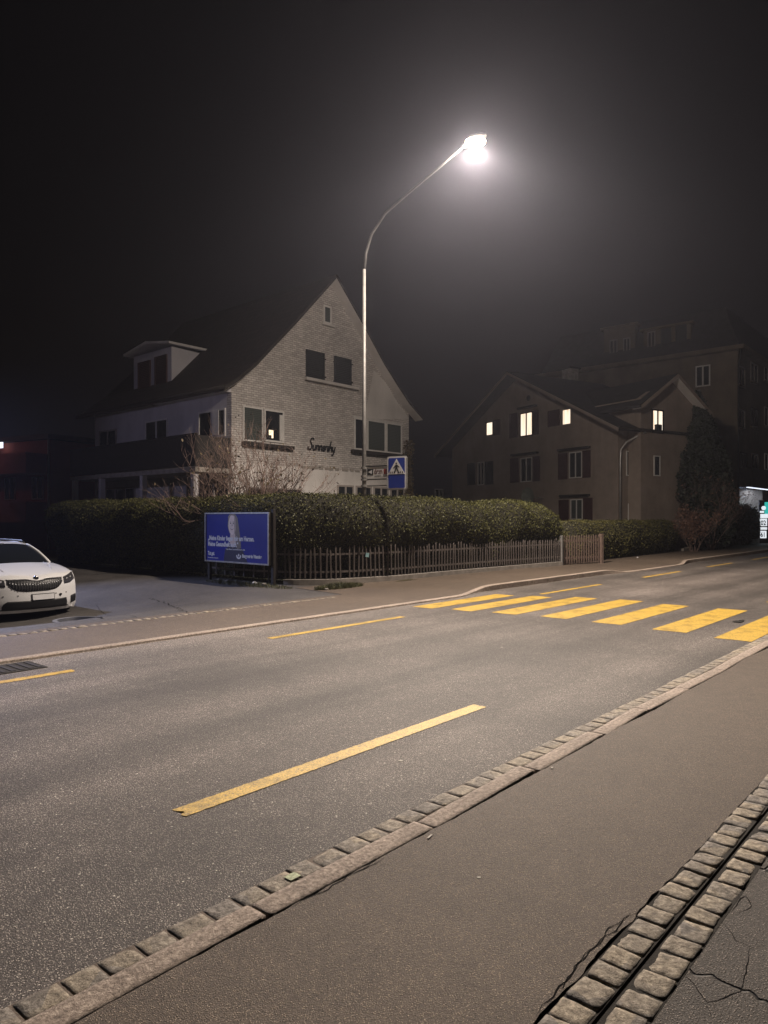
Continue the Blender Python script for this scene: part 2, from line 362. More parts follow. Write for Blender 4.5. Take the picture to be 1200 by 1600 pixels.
# far kerb: dropped at the crossing, raised further on
def kz(s):
    return .028 + .085 * sm((s - 12.6) / .9) * (1 - sm((s - 19.6) / 1.0)) + .085 * sm((s - 25.0) / 1.2)
def kt(s):
    return 8.32 + .28 * sm((s - 11.8) / 1.2) * (1 - sm((s - 19.2) / 2.2)) + .22 * sm((s - 25.0) / 1.5)
b = MB(); rows = [[] for _ in range(4)]; s = -30.0
while s < 100:
    t0 = kt(s); z = kz(s) + .004 * noise.noise(Vector((s * 3, 0, 0)))
    rows[0].append(Vector((s, t0 - .012, -.03))); rows[1].append(Vector((s, t0, z - .008))); rows[2].append(Vector((s, t0 + .015, z))); rows[3].append(Vector((s, t0 + .13, z))); s += .25
b.grid(rows); tag(road_frame(b.build('far_kerb', M['granite'])), kind='structure')
b = MB(); rows = [[] for _ in range(2)]; s = -30.0
while s < 100:                                        # strip of gutter asphalt that follows the kerb
    rows[0].append(Vector((s, 8.30, 0))); rows[1].append(Vector((s, kt(s) - .006, -.002))); s += .25
b.grid(rows); tag(road_frame(b.build('gutter', M['road'])), kind='structure')
b = MB(); cols = [0, .1, .3, .6, 1.0]; rows = [[] for _ in cols]; s = -30.0
while s < 100:
    t0 = kt(s) + .132; t1 = 10.32 if s < 10.6 else 12.1
    for i, c in enumerate(cols):
        t = t0 + (t1 - t0) * c; rows[i].append(Vector((s, t, (kz(s) - .004) * (1 - c) + .03 * c + hgt(s, t))))
    s += .3
b.grid(rows); tag(road_frame(b.build('far_pavement', M['walk'])), kind='structure')
sheet('side_street', -40, 11.6, 10.30, 60, .022, M['yard'], .5, .5)
sb = stones('side_street_setts', M['sett'], -6, 10.0, 10.02, 10.13, .14, .038, 8, sub=(2, 2), gap=.02)

# road markings
def rect(b, s0, s1, t0, t1, z=.004, slant=0.0):
    b.add([(s0, t0, z), (s1, t0, z), (s1 + slant, t1, z), (s0 + slant, t1, z)], [(0, 1, 2, 3)])
def rough_rect(b, s0, s1, t0, t1, z=.004, seed=0, amp=.010):
    n = max(6, int((s1 - s0) / .012)) if s0 < 9 else 60; n = min(n, 260); lo = []; hi = []
    for i in range(n + 1):
        s = s0 + (s1 - s0) * i / n
        lo.append(Vector((s, t0 + noise.noise(Vector((s * 22, seed, 0))) * amp * .7, z))); hi.append(Vector((s, t1 + noise.noise(Vector((s * 22, seed + 5, 0))) * amp * .7, z)))
    mid = [[a.lerp(c, k / 4) for a, c in zip(lo, hi)] for k in range(5)]
    for k, r in enumerate(mid):
        r[0].x += noise.noise(Vector((k * 3.3, seed, 4))) * .06; r[-1].x += noise.noise(Vector((k * 3.3, seed, 9))) * .06
    b.grid(mid)
for i, s in enumerate((2.17, 15.0, 21.4)):
    b = MB(); rough_rect(b, s, s + 2.93, 3.305, 3.435, seed=i); tag(road_frame(b.build('lane_dash', M['paint'])), kind='structure')
for i, (s0, s1) in enumerate(((.54, 3.47), (6.11, 8.89), (13.47, 16.4), (19.1, 21.95), (24.6, 27.4), (30.1, 32.9), (35.6, 38.5))):
    b = MB(); rough_rect(b, s0, s1, 7.31, 7.43, seed=20 + i); tag(road_frame(b.build('lane_dash', M['paint'])), kind='structure')
for i, (s0, s1, t1) in enumerate(((10.03, 12.85, 8.08), (10.17, 13.05, 7.34), (10.30, 13.45, 6.57), (10.40, 13.62, 5.71), (10.36, 13.40, 4.80), (10.24, 13.40, 3.83), (10.05, 13.3, 2.93))):
    b = MB(); w = (.44, .44, .46, .47, .47, .48, .46)[i]; rough_rect(b, s0, s1, t1 - w, t1, seed=40 + i, amp=.012); tag(road_frame(b.build('crossing_bar', M['paint'])), kind='structure')

# cracks in the asphalt as narrow ragged grooves filled with dark soil
def crack(pts, w, z=.0322, seed=0, fine=.03, wob=.02):
    b = MB(); path = []
    for i in range(len(pts) - 1):
        a, c = Vector((*pts[i], 0)), Vector((*pts[i + 1], 0)); n = max(2, int((c - a).length / fine))
        for k in range(n): path.append(a.lerp(c, k / n))
    path.append(Vector((*pts[-1], 0))); L = []; Rr = []
    for i, p in enumerate(path):
        d = (path[min(i + 1, len(path) - 1)] - path[max(i - 1, 0)]).normalized(); nn = Vector((-d.y, d.x, 0))
        q = p + nn * (noise.noise(p * 9 + Vector((seed, 0, 0))) * wob + noise.noise(p * 31 + Vector((seed, 0, 0))) * wob * .4)
        ww = w * .62 * (.55 + .8 * abs(noise.noise(p * 14 + Vector((0, seed, 0))))) * min(1, i / 4 + .15, (len(path) - 1 - i) / 4 + .15)
        zz = z + hgt(q.x, q.y); L.append(Vector((q.x, q.y, zz)) + nn * ww); Rr.append(Vector((q.x, q.y, zz)) - nn * ww)
    b.grid([L, Rr]); return tag(road_frame(b.build('asphalt_crack', M['crack'])), kind='structure')
G0 = lambda u, v: GR(u, v)
crack([G0(838, 1605), G0(905, 1520), G0(950, 1470), G0(1000, 1435)], .0045, seed=2)
crack([G0(855, 1562), G0(880, 1560), G0(895, 1532), G0(925, 1492), G0(968, 1455), G0(985, 1437)], .0035, seed=3)
crack([G0(1130, 1450), G0(1150, 1480), G0(1175, 1490), G0(1200, 1487)], .0032, z=.0262, seed=5)
crack([G0(1175, 1490), G0(1165, 1530), G0(1155, 1560), G0(1105, 1580), G0(1080, 1540), G0(1070, 1530)], .0032, z=.0262, seed=6)
crack([G0(1105, 1580), G0(1112, 1605)], .003, z=.0262, seed=7)
crack([G0(1140, 1435), G0(1165, 1410), G0(1172, 1425), G0(1150, 1440)], .004, z=.0262, seed=8)
crack([G0(455, 1432), G0(520, 1395), G0(560, 1372), G0(600, 1350)], .006, seed=9)
crack([G0(545, 1378), G0(575, 1362), G0(590, 1350)], .004, seed=10)
crack([G0(235, 936), G0(262, 945), G0(285, 957), G0(296, 961)], .018, z=.030, seed=11, wob=.08)
crack([G0(296, 961), G0(330, 955)], .010, z=.034, seed=12)
crack([G0(150, 960), G0(160, 969)], .03, z=.030, seed=13)
crack([G0(150, 946), G0(175, 960), G0(215, 968)], .008, z=.030, seed=14)

# ================================================================== LAMPS
LP = P(13.2, 12.2)                                     # foot of the lamp pole
DOWN = -1.0; ASYM = (-.05, .45, 1.0, .40)
def spot(name, loc, power, colr, parent, rad=.12, size=172, blend=.6, rot=(0, 0, 0), shape=None):
    l = bpy.data.lights.new(name, 'POINT' if shape else 'SPOT'); l.energy = power; l.color = colr; l.shadow_soft_size = rad
    if not shape: l.spot_size = R(size); l.spot_blend = blend
    o = bpy.data.objects.new(name, l); COL.objects.link(o); o.location = loc; o.rotation_euler = rot; o.parent = parent
    if shape:                                          # the optic of a road lantern throws more light outward than straight down
        l.use_nodes = True; nt = l.node_tree; em = nt.nodes['Emission']
        geo = nt.nodes.new('ShaderNodeTexCoord'); sep = nt.nodes.new('ShaderNodeSeparateXYZ'); nt.links.new(geo.outputs['Normal'], sep.inputs[0])
        ab = nt.nodes.new('ShaderNodeMath'); ab.operation = 'MULTIPLY_ADD'; nt.links.new(sep.outputs[2], ab.inputs[0]); ab.inputs[1].default_value = DOWN * .5; ab.inputs[2].default_value = .5
        cr = nt.nodes.new('ShaderNodeValToRGB'); nt.links.new(ab.outputs[0], cr.inputs[0]); el = cr.color_ramp.elements
        while len(el) < len(shape): el.new(.5)
        for k, (p_, v_) in enumerate(shape): el[k].position = p_; el[k].color = (v_ / 4, v_ / 4, v_ / 4, 1)
        mu = nt.nodes.new('ShaderNodeMath'); mu.operation = 'MULTIPLY'; mu.inputs[1].default_value = 4.0
        nt.links.new(cr.outputs[0], mu.inputs[0]); dp = nt.nodes.new('ShaderNodeMapRange'); nt.links.new(sep.outputs[1], dp.inputs[0])
        for k, v in enumerate(ASYM): dp.inputs[k + 1].default_value = v
        m3 = nt.nodes.new('ShaderNodeMath'); m3.operation = 'MULTIPLY'; nt.links.new(mu.outputs[0], m3.inputs[0]); nt.links.new(dp.outputs[0], m3.inputs[1]); nt.links.new(m3.outputs[0], em.inputs['Strength'])
    return o
M['lamp_glass'] = MT('burning lamp bowl', (.9,.85,.8), .4, emit=(1.0,.84,.60), es=22.0).m
def street_lamp(x, y, label, power):
    t = thing('street_lamp', label, 'street lamp', (x, y, 0), RZ, 'street lamps along the far pavement')
    b = MB(); b.tube([(0, 0, -.05), (0, 0, 3.2), (0, 0, 7.9)], [.060, .052, .040], 14); b.build('pole', M['pole'], t, True)
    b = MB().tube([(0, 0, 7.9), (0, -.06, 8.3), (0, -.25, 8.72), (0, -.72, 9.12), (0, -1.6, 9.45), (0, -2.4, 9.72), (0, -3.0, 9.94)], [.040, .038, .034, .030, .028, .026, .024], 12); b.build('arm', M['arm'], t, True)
    b = MB(); b.tube([(0, 0, 0), (0, 0, .55)], .11, 14); b.build('base_collar', M['metal'], t, True)
    hd = MB(); prof = [(-2.96, .02, .02), (-3.0, .05, .04), (-3.15, .13, .06), (-3.36, .22, .08), (-3.55, .14, .06), (-3.64, .03, .02)]; rows = []
    for (yy, w, h) in prof: rows.append([Vector((math.cos(a) * w, yy, 9.98 + max(0, math.sin(a)) * h + min(0, math.sin(a)) * .02 + (yy + 3.3) * -.12)) for a in [2 * math.pi * k / 16 for k in range(16)]])
    hd.grid(rows, True); h = hd.build('lamp_head', M['ink'], t, True)
    bw = MB(); rows = []
    for k in range(7):
        a = k / 6 * math.pi / 2; rows.append([Vector((math.cos(c) * .23 * math.cos(a), -3.36 + math.sin(c) * .23 * math.cos(a), 9.955 - .08 * math.sin(a))) for c in [2 * math.pi * q / 18 for q in range(18)]])
    bw.grid(rows, True); bw.build('lamp_bowl', M['lamp_glass'], h, True)
    if power: spot('lamp_light', (0, -3.36, 9.775), power, (1.0, .855, .72), t, .10, 178, .1, (0, 0, 0), [(0, .55), (.45, .42), (.61, .42), (.70, .75), (.77, 1.9), (.84, 1.9), (1.0, .85)])
    return t
street_lamp(LP.x, LP.y, 'tall grey street lamp with curved arm, burning above the crossing', 9600)
# a cool white yard lamp left of the parked car
t = thing('yard_lamp', 'cool white yard lamp on a short post left of the car', 'yard lamp', (-13.0, 18.5, -.3), 0)
MB().tube([(0, 0, 0), (0, 0, 5.3)], [.06, .045], 12).build('pole', M['pole'], t, True)
MB().box(-.05, .5, -.12, .12, 5.3, 5.38).build('lamp_head', M['metal'], t, bevel=.02)
dv = (Vector((-5.2, 14.2, -.3)) - Vector((-12.7, 18.5, 4.9))).to_track_quat('-Z', 'Y').to_euler()
spot('lamp_light', (.3, 0, 5.2), 2600, (.52, .60, 1.0), t, .10, 66, .8, dv)
dv = (Vector((-8.2, 25.5, 5.0)) - Vector((-12.7, 18.5, 4.9))).to_track_quat('-Z', 'Y').to_euler()
spot('lamp_light', (.3, 0, 5.25), 230, (.68, .64, 1.0), t, .10, 72, .7, dv)  # second beam, added only to light the house flank

# ================================================================== HEDGES, FENCE
FL = [(11.15, 26.0), (11.0, 18.5), (10.95, 15.2), (11.0, 13.6), (11.25, 12.65), (11.9, 12.05), (13.6, 11.62), (16.0, 11.55), (19.0, 11.40), (21.75, 11.2)]
def resample(pts, step):
    out = []; 
    for i in range(len(pts) - 1):
        a, b = Vector(pts[i]), Vector(pts[i + 1]); n = max(1, round((b - a).length / step))
        for k in range(n): out.append(a.lerp(b, k / n))
    out.append(Vector(pts[-1])); 
    for _ in range(3): out = [out[0]] + [(out[i - 1] + out[i] * 2 + out[i + 1]) / 4 for i in range(1, len(out) - 1)] + [out[-1]]
    return out
def hedge(name, label, path, prof, mat, dens, lsize, seed, hf=lambda a: 1.0, lump=.10, spiky=0.0, group=None, rough=.032):
    pts = resample(path, .22); n = len(pts); o = thing(name, label, 'hedge', (0, 0, 0), RZ, group)
    arc = [0]
    for i in range(1, n): arc.append(arc[-1] + (pts[i] - pts[i - 1]).length)
    T = arc[-1]; rings = []
    for i, p in enumerate(pts):
        d = (pts[min(i + 1, n - 1)] - pts[max(i - 1, 0)]).normalized(); nn = Vector((-d.y, d.x)) 
        e = min(1, (arc[i] + .02) / .55, (T - arc[i] + .02) / .55); e = math.sqrt(max(0, 1 - (1 - e) ** 2))
        ring = []; ymid = (prof[0][0] + prof[-1][0]) / 2
        for k, (oo, zz) in enumerate(prof):
            w = ymid + (oo - ymid) * (.45 + .55 * e); z = zz * hf(arc[i] / T) * (.72 + .28 * e)
            q = Vector((p.x + nn.x * w, p.y + nn.y * w, z)); up = .5 + .5 * sm(zz / 1.2)
            dis = noise.noise(q * .8 + Vector((seed, 0, 0))) * lump * 1.3 + noise.noise(q * 2.6 + Vector((seed, 0, 0))) * lump * .55
            q = q + Vector((nn.x * -dis * up, nn.y * -dis * up, dis * .25 if zz > .4 else 0)); q.z += hgt(q.x, q.y); ring.append(q)
        rings.append(ring)
    b = MB(); cen = [sum(r, Vector()) / len(r) for r in rings]
    b.grid([[c + (q - c) * .93 for q in r] for c, r in zip(cen, rings)], False)
    b.add([cen[0] + (q - cen[0]) * .93 for q in rings[0]], [tuple(range(len(prof)))]); b.add([cen[-1] + (q - cen[-1]) * .93 for q in rings[-1]], [tuple(range(len(prof)))])
    b.build('twig_core', M['core'], o, True)
    A = np.array([[list(q) for q in r] for r in rings]); C = []; Nn = []; rng = np.random.default_rng(seed)
    ce = A.mean(1, keepdims=True)
    for i in range(n - 1):
        for k in range(len(prof) - 1):
            a, b_, c, d = A[i, k], A[i + 1, k], A[i, k + 1], A[i + 1, k + 1]
            cr = np.cross(b_ - a, c - a); ar = np.linalg.norm(cr); m = rng.poisson(ar * dens)
            if m:
                u = rng.random((m, 1)); v = rng.random((m, 1)); pp = a * (1 - u) * (1 - v) + b_ * u * (1 - v) + c * (1 - u) * v + d * u * v
                nv = cr / (ar + 1e-9); 
                if np.dot(nv, (a - ce[i, 0])) < 0: nv = -nv
                C.append(pp + nv * rng.normal(0, rough, (m, 1)) - nv * .02); Nn.append(np.repeat(nv[None], m, 0))
    for end in (0, -1):                                 # leaves over the rounded ends
        r = A[end]; c = r.mean(0); m = int(dens * 1.6); k = rng.integers(0, len(prof) - 1, m); f = np.sqrt(rng.random((m, 1))); g = rng.random((m, 1))
        C.append(c + (r[k] * g + r[k + 1] * (1 - g) - c) * f + rng.normal(0, rough, (m, 3))); Nn.append(rng.normal(size=(m, 3)))
    C = np.concatenate(C); Nn = np.concatenate(Nn)
    if spiky: C[:, 2] += (rng.random(len(C)) ** 6) * spiky * (C[:, 2] > 1.0)
    fast_mesh('foliage', leaves(C, lsize, Nn * .8, 1.0, rng=rng), len(C), mat, o); return o
PROF = [(.34, .02), (.26, .45), (.16, .80), (.02, 1.02), (-.08, 1.3), (-.08, 1.62), (.02, 1.92), (.22, 2.10), (.52, 2.19), (.92, 2.18), (1.22, 2.0), (1.32, 1.4), (1.3, .05)]
hedge('clipped_hedge', 'tall clipped green hedge behind the picket fence, bending round the street corner', FL[:-1] + [(22.15, 11.2)], PROF, M['leaf'], 1150, .025, 3,
      lambda a: 1.0 - .03 * sm((a - .5) * 2) + .03 * math.sin(a * 37) * sm((a - .6) * 5) - .14 * sm((a - .93) / .07) ** 2, .17)
PR2 = [(.15, .02), (.02, .4), (-.06, .9), (0, 1.25), (.15, 1.45), (.45, 1.53), (.8, 1.5), (1.0, 1.2), (1.05, .05)]
hedge('low_hedge', 'lower clipped hedge beside the gate, in front of the house with lit windows', [(23.0, 11.25), (27, 11.30), (31, 11.45), (34.6, 11.65)], PR2, M['leaf2'], 700, .032, 9, lambda a: 1.0 - .02 * a, .12)
PR3 = [(.1, .02), (-.05, .7), (-.08, 1.5), (.05, 2.15), (.4, 2.3), (.9, 2.25), (1.2, 1.8), (1.25, .05)]
hedge('brown_hedge', 'dark brownish hedge with spiky top next to the lit shop', [(42.3, 11.6), (45, 11.6), (49.3, 11.6)], PR3, M['leaf_brown'], 330, .055, 14, lambda a: 1.0, .10, .28)
# picket fence
fp = resample(FL, .124)
i0 = next(i for i, p in enumerate(fp) if p.y < 13.9 + 1.9); path = fp[i0:]
fence = thing('picket_fence', 'weathered wooden picket fence on a low concrete plinth under the tall hedge', 'fence', (0, 0, 0), RZ)
def along(path, o, z0, z1, w):
    b = MB(); r = []
    for i, p in enumerate(path):
        d = (path[min(i + 1, len(path) - 1)] - path[max(i - 1, 0)]).normalized(); nn = Vector((-d.y, d.x)); g0 = hgt(p.x, p.y)
        a = p + nn * o; c = p + nn * (o + w); r.append([Vector((a.x, a.y, z0 + g0)), Vector((a.x, a.y, z1 + g0)), Vector((c.x, c.y, z1 + g0)), Vector((c.x, c.y, z0 + g0))])
    b.grid(r, True); b.add(r[0], [(0, 1, 2, 3)]); b.add(r[-1], [(3, 2, 1, 0)]); return b
rd = [p for p in path if p.y < 12.95]
along(rd, -.10, -.1, .155, .22).build('plinth', M['concrete'], fence)
along(path, .012, .30, .345, .03).build('rail', M['picket'], fence)
along(path, .012, .72, .765, .03).build('rail', M['picket'], fence)
pk = []
for v in range(5):
    b = MB(); w = .019; h = .66 + .02 * v; b.prism([(-w, .17), (w, .17), (w, h + .16), (.004 * (v - 2), h + .21), (-w, h + .155)], 1, -.010, .008); pk.append(b)
protos = [None] * 5; cnt = 0
for i, p in enumerate(path):
    d = (path[min(i + 1, len(path) - 1)] - path[max(i - 1, 0)]).normalized(); v = random.randrange(5)
    if cnt >= 99 : break
    if p.y > 13.0 and i % 3: continue
    if random.random() < .02: continue
    if protos[v] is None: o = pk[v].build('picket', M['picket'], fence, bevel=.003); protos[v] = o
    else: o = protos[v].copy(); COL.objects.link(o); o.parent = fence
    o.location = (p.x, p.y, hgt(p.x, p.y) + random.uniform(-.015, .015)); o.rotation_euler = (random.uniform(-.02, .02), random.uniform(-.035, .035), math.atan2(d.y, d.x)); cnt += 1
for s_, t_ in ((21.86, 11.2),):
    b = MB().box(-.05, .05, -.05, .05, -.05, 1.02); o = b.build('post', M['metal'], fence, bevel=.01); o.location = (s_, t_, 0)
b = MB().box(-.05, .05, -.003, .003, -.05, .05); o = b.build('tag_plate', simple('pale blue plate', (.25,.42,.45), .5), fence)
s_, t_ = 12.75, 11.68; o.location = (s_, t_, .71); o.rotation_euler = (0, .2, -.2)
gate = thing('garden_gate', 'dark brown picket gate standing open between the two hedges', 'gate', P(22.0, 11.25), RZ - .30)
for k in range(15):
    b = MB(); w = .022; b.prism([(-w, .07), (w, .07), (w, .98), (0, 1.03), (-w, .98)], 1, -.011, .011); o = b.build('picket', M['picket_dark'], gate); o.location = (.12 + k * .118, 0, random.uniform(-.01, .01))
MB().box(.05, 1.85, .012, .045, .22, .29).build('rail', M['picket_dark'], gate); MB().box(.05, 1.85, .012, .045, .80, .87).build('rail', M['picket_dark'], gate)
MB().box(1.86, 1.98, -.06, .06, -.05, 1.06).build('post', M['picket_dark'], gate, bevel=.01)
f2 = thing('garden_fence', 'short dark fence of upright boards between the low hedge and the brown hedge', 'fence', P(35.6, 11.9), RZ)
for k in range(34): o = MB().box(-.05, .05, -.01, .01, .05, 1.15 + .04 * (k % 3)).build('picket', M['picket_dark'], f2); o.location = (k * .155, 0, 0)
MB().box(-.05, 5.2, .012, .05, .3, .38).build('rail', M['picket_dark'], f2)
b = MB()
for k in range(7): b.box(k * .8 - .6, k * .8 + .16, -.35, -.08, -.02, .16 + .03 * (k % 2))
b.build('plinth', M['concrete'], f2)

# gate pillar blocks / litter, weeds
def grass_patch(name, label, c, rx, ry, n, h, seed, mat='grass'):
    rng = np.random.default_rng(seed); a = rng.uniform(0, 2 * math.pi, n); r = np.sqrt(rng.random(n)); x = c[0] + np.cos(a) * r * rx; y = c[1] + np.sin(a) * r * ry
    hh = h * rng.uniform(.3, 1.1, n) * (1 - .5 * r); ang = rng.uniform(0, 6.28, n); lx = rng.normal(0, .5, n) * hh; ly = rng.normal(0, .5, n) * hh; w = .006
    dx, dy = np.cos(ang) * w, np.sin(ang) * w; z = np.zeros(n) + .02
    q = np.stack([np.stack([x - dx, y - dy, z], 1), np.stack([x + dx, y + dy, z], 1), np.stack([x + lx + dx * .3, y + ly + dy * .3, z + hh], 1), np.stack([x + lx - dx * .3, y + ly - dy * .3, z + hh], 1)], 1).reshape(-1, 3)
    o = fast_mesh(name, q, n, M[mat]); o.rotation_euler = (0, 0, RZ); return tag(o, label, 'weeds', kind='stuff')
grass_patch('weeds', 'low weeds and grass growing at the foot of the plinth by the corner', (11.45, 11.35), .75, .22, 2600, .16, 1)
grass_patch('weeds', 'thin strip of weeds on the pavement edge under the billboard', (10.6, 13.6), .35, 1.6, 1500, .10, 2)
grass_patch('weeds', 'small tuft of weeds at the plinth under the pale blue plate', (13.7, 11.22), .45, .08, 500, .08, 3)
rnd = random.Random(5)
for k, (s_, t_, r_, mt_) in enumerate(((10.75, 13.5, .07, 'white'), (10.72, 13.9, .05, 'concrete'), (10.7, 14.5, .06, 'concrete'), (10.75, 13.15, .06, 'concrete'), (10.9, 11.2, .05, 'concrete'), (10.8, 15.0, .05, 'concrete'), (27.8, 10.95, .05, 'white'))):
    b = MB(); rows = []
    for i in range(6):
        a = -math.pi / 2 + math.pi * i / 5; rows.append([Vector((math.cos(a) * math.cos(c) * r_ * (1 + .3 * noise.noise(Vector((i, c, k)))), math.cos(a) * math.sin(c) * r_ * .8, r_ * .6 * math.sin(a) + .5 * r_)) for c in [2 * math.pi * q / 8 for q in range(8)]])
    b.grid(rows, True); nm = 'crumpled_paper' if mt_ == 'white' else 'stone'; o = b.build(nm, M[mt_]); pp = P(s_, t_, .02 + hgt(s_, t_)); o.location = pp
    if mt_ == 'white': tag(o, 'crumpled white paper lying ' + ('under the billboard' if k == 0 else 'on the pavement in front of the low hedge'), 'litter')
    else: tag(o, 'small grey stone on the ground ' + ('', 'just left of the white crumpled paper under the billboard', 'below the middle of the billboard', 'under the right edge of the billboard', 'beside the weeds right of the billboard', 'by the left post of the billboard')[k], 'stone', 'loose stones by the hedge')
for s_, t_, r_, z_ in ((2.61, 1.73, .009, .0315), (1.37, 1.42, .012, .0315), (3.6, 3.0, .017, .0015), (7.6, 4.7, .018, .0015), (2.0, 5.1, .013, .0015)):
    b = MB().tube([(0, 0, -.001), (0, 0, .001)], r_, 9); o = b.build('gum_spot', M['gum']); o.location = P(s_, t_, z_); o.scale = (1, .8, 1); tag(o, kind='structure')
for (s_, t_, L_) in ((4.05, 2.14, .014), (2.78, 2.13, .022)):
    o = MB().box(-L_, L_, -.005, .005, 0, .003).build('cigarette_end', M['gum']); o.location = P(s_, t_, .034); o.rotation_euler = (0, 0, RZ + .2)
    tag(o, 'tiny white scrap beside the near kerb, ' + ('the farther one, up the street' if s_ > 3 else 'the nearer one, by a thin crack'), 'litter')
o = MB().box(-.03, .03, -.024, .024, 0, .001).build('paint_mark', simple('pale green mark', (.34,.38,.25), .8, var=.5, scale=60)); o.location = P(*ST(*(lambda a: (a[0], a[1]))(((457 - 600) * H0 / (1377 - HY), F * H0 / (1377 - HY)))), .022); o.rotation_euler = (0, 0, RZ); tag(o, kind='structure')

# drains
dr = thing('storm_drain', 'rectangular iron storm drain at the far kerb, lower left', 'drain', P(2.95, 7.98, .003), RZ)
MB().box(-.42, .42, -.24, .24, -.02, .004).build('frame', M['dirt'], dr)
b = MB()
for k in range(9): b.box(-.36 + k * .09 - .022, -.36 + k * .09 + .022, -.19, .19, -.01, .009)
b.build('grating', simple('cast iron', (.022,.018,.016), .8, .2, scale=20), dr)
mh = thing('manhole_cover', 'round iron manhole cover in the side street beside the car', 'manhole cover', P(6.05, 12.62, hgt(6.05, 12.62) + .024), 0)
MB().tube([(0, 0, 0), (0, 0, .006)], .44, 32).build('frame', M['metal'], mh); MB().tube([(0, 0, 0), (0, 0, .010)], .36, 32).build('lid', simple('wet iron', (.03,.03,.034), .35, .5, scale=20), mh)
mh = thing('water_valve_cap', 'small dark iron cap in the road next to the crossing bars', 'valve cap', P(11.85, 3.1, .003), RZ)
MB().box(-.10, .12, -.06, .06, 0, .006).build('lid', simple('dull iron', (.02,.018,.017), .6, .4), mh); MB().box(.15, .24, -.03, .03, 0, .005).build('frame', M['dirt'], mh)
# leaves in the dark joint and a torn patch

# ================================================================== BILLBOARD
BA = Vector((-2.70, 16.5, 0)); BB = Vector((-4.56, 18.2, 0)); bd = (BA - BB); BW = bd.length; brz = math.atan2(bd.y, bd.x)
bb = thing('billboard', 'blue advertising billboard with a smiling woman and white German lettering, before the hedge', 'billboard', (BB.x, BB.y, -.02), brz)
z0, z1 = .56, 1.73
MB().box(-.03, BW + .03, 0.012, .05, z0 - .03, z1 + .03).build('back_panel', M['metal'], bb)
b = MB(); b.box(-.045, BW + .045, -.012, .055, z1, z1 + .035).box(-.045, BW + .045, -.012, .055, z0 - .035, z0).box(-.045, -.005, -.0125, .0555, z0, z1).box(BW + .005, BW + .045, -.0125, .0555, z0, z1); b.build('frame', M['metal'], bb)
po = MB().grid([[Vector((-.004, .008, z0)), Vector((BW + .004, .008, z0))], [Vector((-.004, .008, z1)), Vector((BW + .004, .008, z1))]]).build('poster', M['poster'], bb)
for x in (.03, BW + .09): MB().box(x - .045, x + .045, .056, .13, -.1, z1 - .02 if x < 1 else z1 + .10).build('post', M['wood_dark'], bb, bevel=.006)
tilt = (R(90), 0, 0)
def pt(b_, sz, x, z, sx=.72, bold=.0065): return text(b_, sz, M['white'], po, (x, .004, z), tilt, 'lettering', sx, .001, bold=bold)
# portrait printed on the poster: hair, face, neck, dark top, drawn as flat tinted shapes
def flat(pts, y, col, nm, rough=.5):
    b = MB(); b.add([(p[0], y, p[1]) for p in pts], [tuple(range(len(pts)))]); return b.build(nm, simple('print ' + nm, col, rough, var=.15, scale=5), po)
def ell(cx, cz, rx, rz, n=22, a0=0, a1=360): return [(cx + rx * math.cos(R(a0 + (a1 - a0) * k / n)), cz + rz * math.sin(R(a0 + (a1 - a0) * k / n))) for k in range(n + (1 if a1 - a0 < 360 else 0))]
cx = 1.12
flat([(cx - .36, z0 + .003), (cx - .30, z0 + .28), (cx - .10, z0 + .40), (cx + .22, z0 + .40), (cx + .42, z0 + .30), (cx + .62, z0 + .003)], .0062, (.012,.012,.05), 'dark_top')
flat([(cx - .16, z1 - .08), (cx - .09, z1 - .004), (cx + .12, z1 - .004), (cx + .22, z1 - .10), (cx + .27, z1 - .32), (cx + .34, z1 - .62), (cx + .36, z0 + .34), (cx + .20, z0 + .30), (cx + .05, z0 + .55), (cx - .12, z0 + .72), (cx - .19, z1 - .30)], .0056, (.20,.17,.14), 'hair')
flat([(cx - .08, z1 - .50), (cx + .12, z1 - .45), (cx + .16, z0 + .42), (cx + .03, z0 + .34), (cx - .09, z0 + .44)], .0050, (.62,.50,.43), 'neck')
flat(ell(cx + .0, z1 - .27, .155, .245), .0044, (.78,.64,.56), 'face')
flat(ell(cx + .085, z1 - .27, .075, .225, 14, -90, 90), .0040, (.42,.33,.28), 'cheek_shadow')
flat([(cx - .15, z1 - .14), (cx - .05, z1 - .035), (cx + .10, z1 - .05), (cx + .06, z1 - .012), (cx - .10, z1 - .012), (cx - .17, z1 - .07)], .0038, (.30,.25,.20), 'fringe')
for ex in (-.065, .055): flat(ell(cx + ex, z1 - .235, .026, .012, 10), .0034, (.03,.025,.02), 'eye'); flat(ell(cx + ex, z1 - .20, .035, .007, 10), .0034, (.12,.09,.07), 'eyebrow')
flat([(cx - .018, z1 - .30), (cx + .0, z1 - .24), (cx + .022, z1 - .30)], .0034, (.36,.28,.24), 'nose')
flat(ell(cx - .005, z1 - .355, .062, .038, 12, 180, 360), .0032, (.30,.10,.09), 'mouth'); flat(ell(cx - .005, z1 - .358, .05, .020, 12, 180, 360), .0028, (.75,.73,.70), 'teeth')
pt('„Meine Kinder liegen mir am Herzen.', .158, .085, z0 + .515, .80); pt('Meine Gesundheit auch.“', .158, .085, z0 + .365, .80)
pt('Tut gut.', .13, .085, z0 + .135, .70); pt('Burgerstein Vitamine', .112, 1.53, z0 + .115, .80, .006)
pt('Tanja, Mutter, Gesundheitsberaterin, Stäfa', .048, .86, z0 + .285, .95, .001); pt('Mikronährstoffe von Burgerstein', .034, .085, z0 + .055, 1.0, .001)
